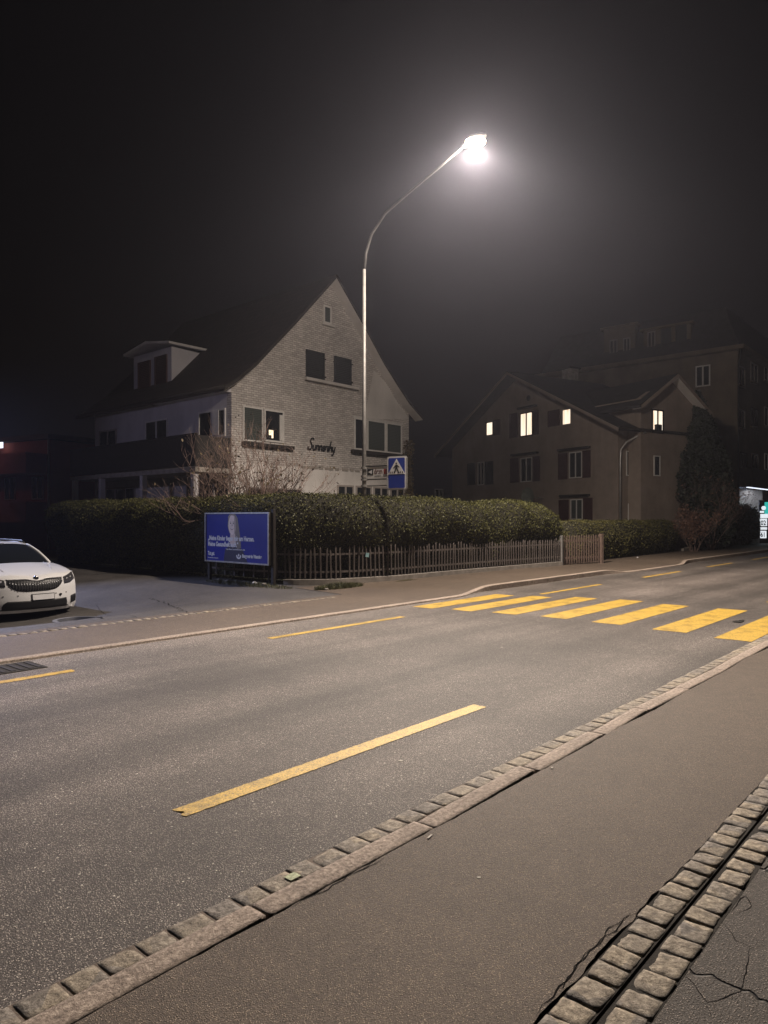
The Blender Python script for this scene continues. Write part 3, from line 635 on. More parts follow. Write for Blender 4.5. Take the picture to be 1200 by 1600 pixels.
# leaf shaped emblem beside the name
b = MB()
for sgn in (-1, 1):
    o_ = [(1.39 + sgn * (.10 * math.cos(R(a))), z0 + .155 + .085 * math.sin(R(a))) for a in range(-90, 15, 12)]; i_ = [(1.39 + sgn * (.058 * math.cos(R(a))), z0 + .160 + .050 * math.sin(R(a))) for a in range(15, -95, -12)]
    b.add([(p[0], .004, p[1]) for p in o_ + i_], [tuple(range(len(o_ + i_)))])
b.add([(p[0], .004, p[1]) for p in ell(1.39, z0 + .165, .026, .036, 12)], [tuple(range(12))]); b.build('emblem', M['white'], po)
rs = thing('red_sign', 'small dark red round sign on the hedge just right of the billboard', 'sign', (-2.76, 17.02, 0), RZ + R(90))
MB().tube([(0, 0, 0), (0, 0, 1.40)], .02, 8).build('post', M['wood_dark'], rs); b = MB().tube([(0, -.02, 1.36), (0, .02, 1.36)], .10, 18); b.build('disc', M['red'], rs)

# ================================================================== SIGNS on the lamp pole
sg = thing('arrow_sign', 'white direction board with arrow, dark lettering and red square, clamped to the lamp pole', 'direction sign', (LP.x, LP.y, 0), RZ - R(77))
# local x points from the pole toward the road; the face looks back down the road (local -y)
b = MB().box(.07, .70, -.012, .012, 2.63, 2.90); b.build('board', M['white'], sg, bevel=.003)
b = MB().box(.06, .71, -.02, .02, 2.90, 2.925); b.build('top_rail', M['ink'], sg)
b = MB().box(.10, .27, -.0155, -.012, 2.69, 2.84); b.build('arrow_field', M['ink'], sg)
b = MB().add([(.125, -.018, 2.765), (.235, -.018, 2.71), (.235, -.018, 2.82)], [(0, 1, 2)]); b.build('arrow', M['white'], sg)
text('dr:m', .19, simple('maroon letters', (.10,.03,.03), .5), sg, (.29, -.013, 2.715), tilt, 'lettering', .68, .001, bold=.004)
text('dorfmarkt', .045, M['ink'], sg, (.30, -.013, 2.655), tilt, 'lettering', 1.1, .001)
MB().box(.57, .67, -.0155, -.012, 2.70, 2.83).build('red_square', M['red'], sg)
for z in (2.66, 2.87): MB().tube([(0, 0, z - .03), (0, 0, z + .03)], .084, 14).build('clamp', M['metal'], sg)
cs = thing('crossing_sign', 'blue pedestrian crossing sign with white triangle, held out from the lamp pole', 'road sign', (LP.x, LP.y, 0), RZ - R(77))
def rr(x0, x1, z0, z1, r, n=5):
    out = []
    for (cx_, cz_, a0) in ((x1 - r, z0 + r, -90), (x1 - r, z1 - r, 0), (x0 + r, z1 - r, 90), (x0 + r, z0 + r, 180)):
        out += [(cx_ + r * math.cos(R(a0 + 90 * k / n)), cz_ + r * math.sin(R(a0 + 90 * k / n))) for k in range(n + 1)]
    return out
X0, X1, Z0, Z1 = .70, 1.24, 2.30, 3.13
MB().prism(rr(X0, X1, Z0, Z1, .06), 1, -.095, -.03).build('box_body', M['metal'], cs)
MB().prism(rr(X0 + .012, X1 - .012, Z0 + .012, Z1 - .012, .055), 1, -.098, -.0945).build('border', M['white'], cs)
MB().prism(rr(X0 + .045, X1 - .045, Z0 + .045, Z1 - .045, .035), 1, -.101, -.0975).build('blue_field', M['blue'], cs)
mx = (X0 + X1) / 2
MB().prism([(mx - .235, Z0 + .385), (mx + .235, Z0 + .385), (mx, Z0 + .765)], 1, -.104, -.1005).build('triangle', M['white'], cs)
b = MB(); zb = Z0 + .40; y_ = -.1065
def fl(p): b.add([(q[0], y_, q[1]) for q in p], [tuple(range(len(p)))])
fl(ell(mx - .005, zb + .245, .021, .025, 12)); fl([(mx - .03, zb + .215), (mx + .025, zb + .215), (mx + .03, zb + .115), (mx - .035, zb + .115)])
fl([(mx - .035, zb + .118), (mx + .0, zb + .118), (mx - .035, zb + .02), (mx - .085, zb + .01), (mx - .065, zb + .035)]); fl([(mx - .005, zb + .118), (mx + .03, zb + .118), (mx + .075, zb + .03), (mx + .095, zb + .005), (mx + .05, zb + .01)])
fl([(mx - .03, zb + .21), (mx - .02, zb + .175), (mx - .075, zb + .125), (mx - .088, zb + .14)]); fl([(mx + .025, zb + .21), (mx + .02, zb + .175), (mx + .075, zb + .14), (mx + .085, zb + .155)])
for k in range(7):
    x = mx - .175 + k * .056
    if abs(k - 3) > 0: fl([(x - .012, zb + .005), (x + .018, zb + .005), (x + .010, zb + .055), (x - .010, zb + .055)])
b.build('pictogram', M['ink'], cs)
for z in (2.42, 2.58): MB().tube([(0, 0, z - .025), (0, 0, z + .025)], .086, 14).build('clamp', M['metal'], cs); MB().box(.07, X0 + .1, .0, .02, z - .015, z + .015).build('bracket', M['metal'], cs)

# ================================================================== WHITE BRICK HOUSE
def tube_at(p0, p1, r, mat, name, parent, n=8): return MB().tube([p0, p1], r, n).build(name, mat, parent, True)
hp = P(14.7, 19.7); HF = Frame(hp.x, hp.y, RZ)
fac = lambda u, v: (lambda q: (q.x, q.z))(HF.ray(u, v, 1))
flk = lambda u, v, x=0.0: (lambda q: (q.y, q.z))(HF.ray(u, v, 0, x))
house = thing('brick_house', 'white painted brick gable house with dark closed shutters and script lettering behind the tall hedge', 'house', (hp.x, hp.y, 0), RZ)
HW, HD = 9.5, 9.5
roofline = [(-.61, 5.92), (.04, 6.38), (.70, 6.93), (1.42, 7.66), (2.52, 8.76), (4.6, 10.95), (6.27, 9.26), (7.36, 8.10), (8.31, 7.25), (9.04, 6.64), (9.95, 6.08)]
below = [(x, z - .16) for x, z in roofline if 0 < x < HW]
zl = 6.35 - .16; zr = 6.36 - .16
gab = [(0, -.2), (HW, -.2), (HW, zr)] + below[::-1] + [(0, zl)]
MB().prism(gab, 1, 0, .25).build('gable_wall', M['brick'], house)
MB().prism(gab, 1, HD - .25, HD).build('gable_wall', M['plaster_flank'], house)
MB().box(0, .25, .25, HD - .25, -.5, zl).build('side_wall', M['plaster_flank'], house); MB().box(HW - .25, HW, .25, HD - .25, -.5, zr).build('side_wall', M['plaster_flank'], house)
def roof(name, prof, y0, y1, th, mat, parent):
    b = MB(); rows = []
    for (x, z) in prof: rows.append([Vector((x, y0, z)), Vector((x, y1, z)), Vector((x, y1, z - th)), Vector((x, y0, z - th))])
    b.grid(rows, True); b.add(rows[0], [(0, 1, 2, 3)]); b.add(rows[-1], [(3, 2, 1, 0)]); return b.build(name, mat, parent)
rf = roof('roof', roofline, -.42, HD + .4, .13, M['tiles'], house)
# pale barge boards under the gable edge
b = MB()
for sgn, pr in ((1, roofline[:6]), (-1, roofline[5:])):
    rows = [[Vector((x, -.425, z - .135)), Vector((x, -.425, z - .02)), Vector((x, -.455, z - .02)), Vector((x, -.455, z - .135))] for x, z in pr]; b.grid(rows, True)
b.build('barge_board', M['wood_dark'], rf)
b = MB(); rows = [[Vector((x, -.42, z - .137)), Vector((x, -.003, z - .137)), Vector((x, -.003, z - .175)), Vector((x, -.42, z - .155))] for x, z in roofline]; b.grid(rows, True); b.build('soffit', M['plaster'], rf)
b = MB().tube([(-.60, -.42, 5.93), (-.60, HD + .4, 5.93)], .07, 10); b.build('gutter', M['wood_dark'], rf, True)
def window(parent, plane, a0, a1, z0, z1, kind='glass', panes=2, recess=.10, fw=.05, frame='frame', sill=False, off=0.0, out=-1, name='window', glow=None):
    """plane 'y': wall faces local -y, a = x ; plane 'x': wall faces local -x, a = y. off = wall position"""
    if a0 > a1: a0, a1 = a1, a0
    if z0 > z1: z0, z1 = z1, z0
    def bx(b, A0, A1, d0, d1, Z0, Z1):
        if plane == 'y': b.box(A0, A1, off - d1, off - d0, Z0, Z1)
        else: b.box(off - d1, off - d0, A0, A1, Z0, Z1)
        return b
    b = MB(); bx(b, a0, a1, .004, .045, z1 - fw, z1); bx(b, a0, a1, .004, .045, z0, z0 + fw); bx(b, a0, a0 + fw, .004, .0445, z0 + fw, z1 - fw); bx(b, a1 - fw, a1, .004, .0445, z0 + fw, z1 - fw)
    for k in range(1, panes): c = a0 + (a1 - a0) * k / panes; bx(b, c - fw * .6, c + fw * .6, .004, .043, z0 + fw, z1 - fw)
    w = b.build(name, M[frame], parent)
    pn = bx(MB(), a0 + fw * .5, a1 - fw * .5, .003, .018, z0 + fw * .5, z1 - fw * .5).build('pane', M[kind], w)
    if sill: bx(MB(), a0 - .12, a1 + .12, .0, .13, z0 - .10, z0 - .003).build('sill', M[sill], w)
    return w
def shutter(parent, plane, a0, a1, z0, z1, mat='shutter', off=0.0, d=.03, dark=True, tilt=0):
    if a0 > a1: a0, a1 = a1, a0
    if z0 > z1: z0, z1 = z1, z0
    b = MB()
    def bx(A0, A1, d0, d1, Z0, Z1):
        if plane == 'y': b.box(A0, A1, off - d1, off - d0, Z0, Z1)
        else: b.box(off - d1, off - d0, A0, A1, Z0, Z1)
    f = .05; bx(a0, a1, .006, .03 + d, z1 - f, z1); bx(a0, a1, .006, .03 + d, z0, z0 + f); bx(a0, a0 + f, .006, .028 + d, z0 + f, z1 - f); bx(a1 - f, a1, .006, .028 + d, z0 + f, z1 - f); bx(a0 + f, a1 - f, .006, .012, z0 + f, z1 - f)
    n = int((z1 - z0 - 2 * f) / .07)
    for k in range(n): z = z0 + f + (k + .5) * (z1 - z0 - 2 * f) / n; bx(a0 + f, a1 - f, .012, .014 + d, z - .02, z + .015)
    return b.build('shutter', M[mat], parent)
def fbox(u0, v0, u1, v1):
    a = fac(u0, (v0 + v1) / 2); c = fac(u1, (v0 + v1) / 2); um = (u0 + u1) / 2; return a[0], c[0], fac(um, v1)[1], fac(um, v0)[1]
# gable windows
window(house, 'y', *fbox(505, 478, 517, 506), kind='blind', panes=1, sill='plaster', frame='frame', fw=.06)
shutter(house, 'y', *fbox(477.5, 549, 506, 594)); shutter(house, 'y', *fbox(521.5, 559, 548, 602))
x0 = fac(475, 590)[0]; x1 = fac(557, 604)[0]; zs = fac(506, 595)[1]; MB().box(x0, x1, -.16, 0, zs - .12, zs - .01).build('sill', M['plaster'], house, bevel=.01)
b = MB()
for (u, v) in ((478, 556), (478, 588), (506, 562), (506, 590), (521, 566), (548, 570), (548, 598), (521, 596)): x, z = fac(u, v); b.box(x - .07, x + .05, -.085, -.062, z - .025, z + .025)
b.build('hinge', M['ink'], house)
x0, x1, z0, z1 = fbox(379, 636, 409, 690); window(house, 'y', x0, x1 + .03, z0, z1, 'blind', panes=1, fw=.05)
x0, x1, z0, z1 = fbox(412, 641, 443, 691); w = window(house, 'y', x0, x1, z0, z1, panes=1, fw=.06)
MB().box(x0 + .22, x0 + .42, -.0225, -.0185, z0 + .14, z0 + .42).build('glowing_lamp', M['lamp_small'], w)
MB().box(x0 + .70, x0 + .90, -.055, -.02, z0 + .08, z1 - .14).build('open_casement', M['frame'], w)
MB().box(x0 + .12, x0 + .34, -.0235, -.0225, z0 + .14, z0 + .24).build('plant_pot', M['ink'], w)
xa = fac(377, 690)[0]; xb = fac(446, 690)[0]; zz = fac(411, 693)[1]; MB().box(xa, xb + .3, -.17, 0, zz - .13, zz - .01).build('sill', M['wood_dark'], house)
x0, x1, z0, z1 = fbox(553, 658, 627, 706)
window(house, 'y', x0, x0 + (x1 - x0) * .24, z0, z1, panes=1, fw=.06); window(house, 'y', x0 + (x1 - x0) * .26, x0 + (x1 - x0) * .64, z0, z1, 'blind', panes=1, fw=.055); window(house, 'y', x0 + (x1 - x0) * .66, x1, z0, z1, 'blind', panes=1, fw=.055)
window(house, 'y', x0 - .06, x1 + .06, z1 + .005, z1 + .07, panes=1, fw=.02, kind='frame', name='lintel'); MB().box(x0 - .2, x1 + .15, -.17, 0, z0 - .16, z0 - .02).build('sill', M['wood_dark'], house)
# render band below the brick, and the cellar window row
zb = fac(560, 737)[1]; xs = fac(470, 740)[0]
MB().box(.02, HW - .02, -.018, -.003, -.2, zb).build('plaster_band', M['plaster'], house)
b = MB(); rnd = random.Random(3); x = xs
while x < HW - 2.4: l = rnd.uniform(.15, .5); b.box(x, x + l, -.04, -.0185, zb - .02, zb + rnd.uniform(.02, .12)); x += l + rnd.uniform(0, .2)
b.build('broken_edge', M['concrete'], house)
x0, x1, z0, z1 = fbox(524, 760, 632, 800)
for k in range(4):
    a = x0 + (x1 - x0) * k / 4; window(house, 'y', a + .06, a + (x1 - x0) / 4 - .06, z0 - .3, z1, off=-.018, frame='frame_dim', fw=.07)
x0, x1, z0, z1 = fbox(384, 762, 470, 800); window(house, 'y', x0, x1, z0 - .3, z1, off=-.018, frame='frame_dim', panes=3)
# smooth render patch on the right side
xr, zt = fac(640, 640); b = MB(); xl = fac(566, 600)[0]
b.add([(xl + .1, -.006, fac(566, 655)[1]), (HW - .01, -.006, fac(640, 655)[1]), (HW - .01, -.006, 6.0), (8.7, -.006, 6.6), (8.0, -.006, 7.3), (7.2, -.006, 7.75)], [(0, 1, 2, 3, 4, 5)]); b.build('render_patch', M['plaster'], house)
# script lettering
def stroke(b, pts, ox, oz, sc, r):
    n = len(pts); out = []
    for i in range(n - 1):
        p0 = Vector(pts[max(i - 1, 0)]); p1 = Vector(pts[i]); p2 = Vector(pts[i + 1]); p3 = Vector(pts[min(i + 2, n - 1)])
        for k in range(4):
            t = k / 4; q = .5 * ((2 * p1) + (-p0 + p2) * t + (2 * p0 - 5 * p1 + 4 * p2 - p3) * t * t + (-p0 + 3 * p1 - 3 * p2 + p3) * t ** 3); out.append(q)
    out.append(Vector(pts[-1])); b.tube([(ox + (q.x + q.y * .22) * sc, -.05, oz + q.y * sc) for q in out], r, 6)
b = MB(); xx, zz = fac(480, 702); sc = .22; cur = 0
L = {'S': ([(1.0, 1.75), (.75, 2.0), (.35, 1.85), (.25, 1.4), (.6, 1.0), (.8, .5), (.5, .05), (.05, .1), (-.1, .45)], 1.1),
     'u': ([(0, .8), (.05, .2), (.25, .0), (.5, .25), (.55, .85), (.58, .2), (.75, .05)], .78), 'n': ([(0, .8), (.05, 0), (.1, .55), (.32, .85), (.5, .6), (.5, .15), (.7, .05)], .75),
     'e': ([(0, .35), (.35, .5), (.35, .8), (.12, .75), (.05, .3), (.25, .0), (.55, .2)], .58), 'r': ([(0, .85), (.05, 0), (.1, .55), (.3, .85), (.48, .75)], .5),
     'h': ([(.1, 1.75), (.02, .9), (.0, 0), (.1, .5), (.35, .8), (.5, .5), (.5, .1), (.65, .05)], .72), 'y': ([(0, .8), (.05, .3), (.28, .1), (.5, .4), (.55, .85), (.45, -.1), (.25, -.65), (0, -.5)], .7)}
for ch in 'Sunnerehy': pts, adv = L[ch]; stroke(b, pts, xx + cur * sc, zz, sc, .028); cur += adv
b.build('script_lettering', M['ink'], house)
# flank: windows, balcony, garage door
def qbox(u0, v0, u1, v1, x=0.0):
    um, vm = (u0 + u1) / 2, (v0 + v1) / 2; a = flk(u0, vm, x)[0]; c = flk(u1, vm, x)[0]; return c, a, flk(um, v1, x)[1], flk(um, v0, x)[1]
window(house, 'x', *qbox(311, 641, 353, 684), panes=2, fw=.06, frame='frame'); y0, y1, z0, z1 = qbox(334, 642, 344, 680); MB().box(-.07, -.05, y0, y1, z0, z1).build('open_casement', M['frame'], house)
window(house, 'x', *qbox(228, 656, 263, 692), panes=2, fw=.06); window(house, 'x', *qbox(156, 672, 183, 702), panes=2, fw=.06, frame='frame_dim')
y0, y1, z0, z1 = qbox(253, 617, 356, 635); MB().box(-.40, -.003, .0, y1, z1 - .16, z1 - .02).build('soffit_box', M['plaster_flank'], house)
bal = [(-1.35, .1), (-1.35, 8.6)]
MB().box(-1.4, -.003, .05, 8.8, 3.12, 3.28).build('balcony_slab', M['concrete'], house)
b = MB(); b.box(-1.40, -1.36, .05, 8.8, 3.30, 4.32); b.box(-1.36, -.003, .05, .09, 3.30, 4.32); b.build('balcony_parapet', M['wood_dark'], house)
MB().box(-1.44, -1.32, .0, 8.85, 4.32, 4.37).build('handrail', M['wood_dark'], house)
b = MB()
for y in (.25, 3.4, 6.4, 8.6): MB().box(-1.38, -1.2, y - .09, y + .09, -.4, 3.118).build('balcony_column', M['plaster_flank'], house)
window(house, 'x', *qbox(233, 762, 271, 800), kind='plaster_flank', panes=1, fw=.08, name='garage_door'); window(house, 'x', *qbox(152, 762, 212, 795), panes=4, frame='frame_dim', fw=.07); window(house, 'x', *qbox(292, 754, 358, 800), panes=3, frame='frame_dim')
# dormer on the left roof slope
dm = []
y0 = flk(268, 560, .75)[0]; y1 = flk(209, 580, .75)[0]; zt_ = flk(268, 541, .75)[1]; zt2 = zt_ + .1
def rz_(x):
    for (xa, za), (xb, zb_) in zip(roofline, roofline[1:]):
        if xa <= x <= xb: return za + (zb_ - za) * (x - xa) / (xb - xa)
    return 6
xe = .75
while rz_(xe) < zt_: xe += .05
side = [(.75, rz_(.75) - .1)] + [(x, rz_(x) - .1) for x in (1.15, 1.6, 2.0) if x < xe] + [(xe, zt_ - .05), (.75, zt_)]
D = MB(); D.prism(side, 1, y0, y0 + .1); D.prism(side, 1, y1 - .1, y1); D.box(.75, .85, y0 + .1, y1 - .1, rz_(.75) - .1, zt_); dm = D.build('dormer', M['plaster_flank'], rf)
b = MB(); ym = (y0 + y1) / 2; rows = [[Vector((xx, y, zt_ + .02 + (.26 if abs(y - ym) < .1 else 0) + dz)) for xx in (.45, xe + .55)] for dz in (0, .09) for y in (y0 - .3, ym, y1 + .3)]
b.add([p for r in rows for p in r], [(0, 1, 3, 2), (2, 3, 5, 4), (6, 7, 9, 8), (8, 9, 11, 10), (0, 1, 7, 6), (4, 5, 11, 10), (0, 2, 8, 6), (2, 4, 10, 8)]); b.build('dormer_roof', M['plaster'], rf)
for (ua, va, ub, vb) in ((217, 565, 236, 609), (243, 556, 262, 604)):
    a, c, z0, z1 = qbox(ua, va, ub, vb, .75); shutter(rf, 'x', a, c, z0, z1, 'shutter_red', off=.75)
# climbing plant on the right corner
rng = np.random.default_rng(4); n = 1500; zz_ = rng.uniform(.3, 5.0, n); C = np.stack([HW - .12 + rng.normal(0, .12, n) * (1 + .4 * np.sin(zz_ * 3)), -.06 - np.abs(rng.normal(0, .07, n)), zz_], 1)
vp = thing('climbing_plant', 'narrow climbing plant growing up the right corner of the white brick house', 'climbing plant', (hp.x, hp.y, 0), RZ)
fast_mesh('foliage', leaves(C, .06), n, M['leaf_brown'], vp); MB().tube([(HW - .1, -.04, -.1), (HW - .15, -.06, 2), (HW - .05, -.05, 3.6), (HW - .12, -.05, 5)], [.03, .025, .02, .008], 6).build('stem', M['bark'], vp)

# ================================================================== TAN HOUSE with lit windows
T0 = (11.2, 34.0); TF = Frame(T0[0], T0[1], R(30)); TW = 13.6; TL = 6.2
th = thing('gable_house', 'tan rendered gable house with three lit attic windows and open shutters behind the low hedge', 'house', (T0[0], T0[1], 0), R(30))
def tl(u, v, x=0.0): q = TF.ray(u, v, 0, x); return q.y, q.z
def tr(u, v, y=0.0): q = TF.ray(u, v, 1, y); return q.x, q.z
def tbox(u0, v0, u1, v1): um, vm = (u0 + u1) / 2, (v0 + v1) / 2; return tl(u0, vm)[0], tl(u1, vm)[0], tl(um, v1)[1], tl(um, v0)[1]
def rbox(u0, v0, u1, v1, y=0.0): um, vm = (u0 + u1) / 2, (v0 + v1) / 2; return tr(u0, vm, y)[0], tr(u1, vm, y)[0], tr(um, v1, y)[1], tr(um, v0, y)[1]
zr_ = 9.75; ze = 6.15
gp = [(0, -.2), (TW, -.2), (TW, ze), (7.2, zr_ - .15), (0, ze)]
MB().prism(gp, 0, 0, .3).build('gable_wall', M['plaster_tan'], th); MB().prism(gp, 0, TL - .3, TL).build('gable_wall', M['plaster_tan'], th)
MB().box(.3, TL - .3, 0, .3, -.2, ze).build('side_wall', M['plaster_tan'], th); MB().box(.3, TL - .3, TW - .3, TW, -.2, ze).build('side_wall', M['plaster_tan'], th)
b = MB(); rows = [[Vector((-.8, y, z)), Vector((TL + .5, y, z)), Vector((TL + .5, y, z - .16)), Vector((-.8, y, z - .16))] for y, z in ((-.75, 5.85), (7.2, zr_ + .1), (TW + .8, 5.75))]
b.grid(rows, True); b.add(rows[0], [(0, 1, 2, 3)]); b.add(rows[-1], [(3, 2, 1, 0)]); trf = b.build('roof', M['roof_dark'], th)
b = MB(); rows = [[Vector((-.802, y, z - .19)), Vector((-.802, y, z - .04)), Vector((-.84, y, z - .04)), Vector((-.84, y, z - .19))] for y, z in ((-.75, 5.85), (7.2, zr_ + .1), (TW + .8, 5.75))]; b.grid(rows, True); b.build('barge_board', M['plaster_tan'], trf)
MB().tube([(-.8, -.80, 5.80), (TL + .5, -.80, 5.80)], .07, 8).build('gutter', M['wood_dark'], trf, True)
c_ = TF.ray(890, 580, 0, 4.5); b = MB().box(4.2, 4.9, c_.y - .35, c_.y + .35, 8.6, c_.z + .1); ch = b.build('chimney', M['concrete'], trf, bevel=.02); MB().box(4.1, 5.0, c_.y - .45, c_.y + .45, c_.z + .105, c_.z + .17).build('chimney_cap', M['roof_dark'], trf)
def tw(u0, v0, u1, v1, kind='glass', panes=2, **k): return window(th, 'x', *tbox(u0, v0, u1, v1), kind=kind, panes=panes, **k)
tw(760, 659, 771, 681, 'lit', 1, fw=.06, frame='wood_dark'); shutter(th, 'x', *tbox(772, 656, 782, 680), 'shutter_red')
tw(813, 644, 833, 682, 'lit', 2, fw=.07, frame='shutter_red'); shutter(th, 'x', *tbox(797, 646, 810, 684), 'shutter_red'); shutter(th, 'x', *tbox(834, 641, 842, 679), 'shutter_red')
tw(879, 639, 893, 664, 'lit', 1, fw=.05, frame='frame_dim'); shutter(th, 'x', *tbox(857, 641, 875, 666), 'shutter_red')
tw(747, 722, 757, 758); shutter(th, 'x', *tbox(731, 724, 743, 758)); shutter(th, 'x', *tbox(758, 721, 771, 757))
tw(814, 715, 832, 753); shutter(th, 'x', *tbox(798, 716, 811, 754), 'shutter_red'); shutter(th, 'x', *tbox(833, 713, 844, 752), 'shutter_red')
tw(890, 706, 910, 747); shutter(th, 'x', *tbox(873, 708, 887, 749), 'shutter_red'); shutter(th, 'x', *tbox(911, 704, 923, 746), 'shutter_red')
tw(892, 780, 911, 812, 'blind', frame='frame'); shutter(th, 'x', *tbox(874, 781, 889, 813), 'shutter_red'); shutter(th, 'x', *tbox(912, 778, 926, 812), 'shutter_red')
b = MB()
for (u0, u1, v) in ((875, 923, 701), (878, 922, 774), (802, 842, 709), (812, 840, 636)): a, c = tl(u0, v)[0], tl(u1, v)[0]; z = tl((u0 + u1) / 2, v)[1]; b.box(-.22, -.003, c, a, z - .06, z + .04)
b.build('lintel_board', M['wood_dark'], th)
y, z = tl(826, 622); MB().tube([(-.02, y, z), (-.004, y, z)], .16, 12).build('vent', M['wood_dark'], th)
# flank windows and downpipe
window(th, 'y', *rbox(978, 705, 997, 744), panes=3, frame='frame'); shutter(th, 'y', *rbox(998, 706, 1008, 745), 'shutter_red')
window(th, 'y', *rbox(981, 787, 1000, 815), panes=3, frame='frame')
x, z = tr(963, 700); MB().tube([(1.0, -.80, 5.72), (.75, -.60, 5.55), (.35, -.20, 5.25), (.10, -.09, 4.9), (.06, -.09, 4.4), (.06, -.09, 0)], .05, 8).build('downpipe', M['metal'], th, True)
# cross gable wing
WY = -.75; w0 = tr(1001, 660, WY)[0]; w1 = tr(1060, 660, WY)[0]; wp = tr(1046, 586, WY); we = tr(1003, 622, WY)[1]; w1 = wp[0] * 2 - w0
MB().prism([(w0, -.2), (w1, -.2), (w1, we), (wp[0], wp[1] - .12), (w0, we)], 1, WY, WY + .25).build('wing_wall', M['plaster_tan'], th)
MB().box(w0, w0 + .2, WY + .25, 3.0, -.2, we).build('wing_wall', M['plaster_tan'], th)
b = MB(); rows = [[Vector((x, WY - .5, z)), Vector((x, 6.0, z)), Vector((x, 6.0, z - .14)), Vector((x, WY - .5, z - .14))] for x, z in ((w0 - .55, we - .42), (wp[0], wp[1]), (w1 + .55, we - .42))]
b.grid(rows, True); b.add(rows[0], [(0, 1, 2, 3)]); b.add(rows[-1], [(3, 2, 1, 0)]); wr = b.build('wing_roof', M['roof_dark'], th)
b = MB(); rows = [[Vector((x, WY - .503, z - .20)), Vector((x, WY - .503, z - .02)), Vector((x, WY - .53, z - .02)), Vector((x, WY - .53, z - .20))] for x, z in ((w0 - .55, we - .42), (wp[0], wp[1]), (w1 + .55, we - .42))]; b.grid(rows, True); b.build('barge_board', M['plaster_tan'], wr)
b = MB(); rows = [[Vector((x, WY - .5, z - .145)), Vector((x, WY, z - .145)), Vector((x, WY, z - .18)), Vector((x, WY - .5, z - .18))] for x, z in ((w0 - .55, we - .42), (wp[0], wp[1]), (w1 + .55, we - .42))]; b.grid(rows, True); b.build('soffit', M['plaster'], wr)
x0, x1, z0, z1 = rbox(1018, 640, 1036, 677, WY); w = window(th, 'y', x0, x1, z0, z1, 'lit', 2, off=WY, frame='wood_dark', fw=.07); MB().box(x0 + .15, x0 + .5, WY - .2, WY - .05, z0 + .05, z0 + .4).build('flower_box', M['ink'], w)
window(th, 'y', *rbox(1021, 712, 1031, 744, WY), panes=1, off=WY, frame='frame')
dish = thing('satellite_dish', 'round pale satellite dish on the tan house wall above the hedge end', 'satellite dish', (0, 0, 0), R(30))
q = TF.ray(828, 776, 0, -.9); dish.location = TF.o + TF.m @ q
rows = []
for k in range(7):
    r_ = .50 * k / 6 + .001; rows.append([Vector((-.05 + .12 * (k / 6) ** 2 * -1, math.cos(a) * r_, math.sin(a) * r_)) for a in [2 * math.pi * j / 24 for j in range(24)]])
MB().grid(rows, True).build('reflector', simple('pale green dish', (.20,.22,.19), .5), dish, True); MB().tube([(0, 0, 0), (.9, 0, -.1)], .03, 8).build('arm', M['metal'], dish)
MB().tube([(-.1, 0, -.5), (-.6, 0, -.05)], .012, 6).build('feed_arm', M['metal'], dish)

# ================================================================== BIG APARTMENT BUILDING behind
B0 = (21.9, 44.0); BF = Frame(B0[0], B0[1], RZ); bgb = thing('apartment_building', 'tall ochre apartment building with mansard roof and lit ground floor shop at far right', 'building', (B0[0], B0[1], 0), RZ)
def al(u, v, x=0.0): q = BF.ray(u, v, 0, x); return q.y, q.z
def ar(u, v, y=0.0): q = BF.ray(u, v, 1, y); return q.x, q.z
def abox(u0, v0, u1, v1, x=0.0): um, vm = (u0 + u1) / 2, (v0 + v1) / 2; return al(u0, vm, x)[0], al(u1, vm, x)[0], al(um, v1, x)[1], al(um, v0, x)[1]
def cbox(u0, v0, u1, v1, y=0.0): um, vm = (u0 + u1) / 2, (v0 + v1) / 2; return ar(u0, vm, y)[0], ar(u1, vm, y)[0], ar(um, v1, y)[1], ar(um, v0, y)[1]
BH = 12.0; BW_, BL = 13.5, 22.0
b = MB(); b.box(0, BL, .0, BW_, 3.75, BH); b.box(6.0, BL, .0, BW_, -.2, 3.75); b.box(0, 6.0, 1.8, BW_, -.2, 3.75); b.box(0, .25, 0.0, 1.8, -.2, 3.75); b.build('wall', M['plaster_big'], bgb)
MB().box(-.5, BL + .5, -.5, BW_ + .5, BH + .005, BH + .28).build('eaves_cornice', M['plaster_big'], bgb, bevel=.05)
b = MB(); b.add([(-.1, -.1, BH + .285), (BL, -.1, BH + .285), (BL, BW_, BH + .285), (-.1, BW_, BH + .285), (1.0, 1.0, BH + 3.1), (BL - 1, 1.0, BH + 3.1), (BL - 1, BW_ - 1, BH + 3.1), (1.0, BW_ - 1, BH + 3.1)], [(0, 1, 5, 4), (1, 2, 6, 5), (2, 3, 7, 6), (3, 0, 4, 7), (4, 5, 6, 7)]); mr = b.build('mansard_roof', M['roof_dark'], bgb)
b = MB()
for (u0, u1) in ((1008, 1077), (946, 990)):
    y1_, y0_, z0_, z1_ = abox(u0, 512, u1, 560, .3); b.box(.28, 1.5, y0_ - .1, y1_ + .1, z0_ + .1, z1_); b.box(.1, 1.6, y0_ - .3, y1_ + .3, z1_ + .003, z1_ + .14)
b.build('dormer', M['plaster_big'], mr)
for (u0, v0, u1, v1) in ((1012, 518, 1024, 548), (953, 531, 965, 559), (974, 528, 985, 555)): window(bgb, 'x', *abox(u0, v0, u1, v1, .28), off=.28, panes=2, frame='frame_dim', fw=.07)
for (u0, v0, u1, v1) in ((1033, 513, 1049, 545), (1056, 508, 1073, 541)): shutter(bgb, 'x', *abox(u0, v0, u1, v1, .28), off=.28)
window(bgb, 'x', *abox(1087, 571, 1110, 604), panes=2, frame='frame', fw=.08)
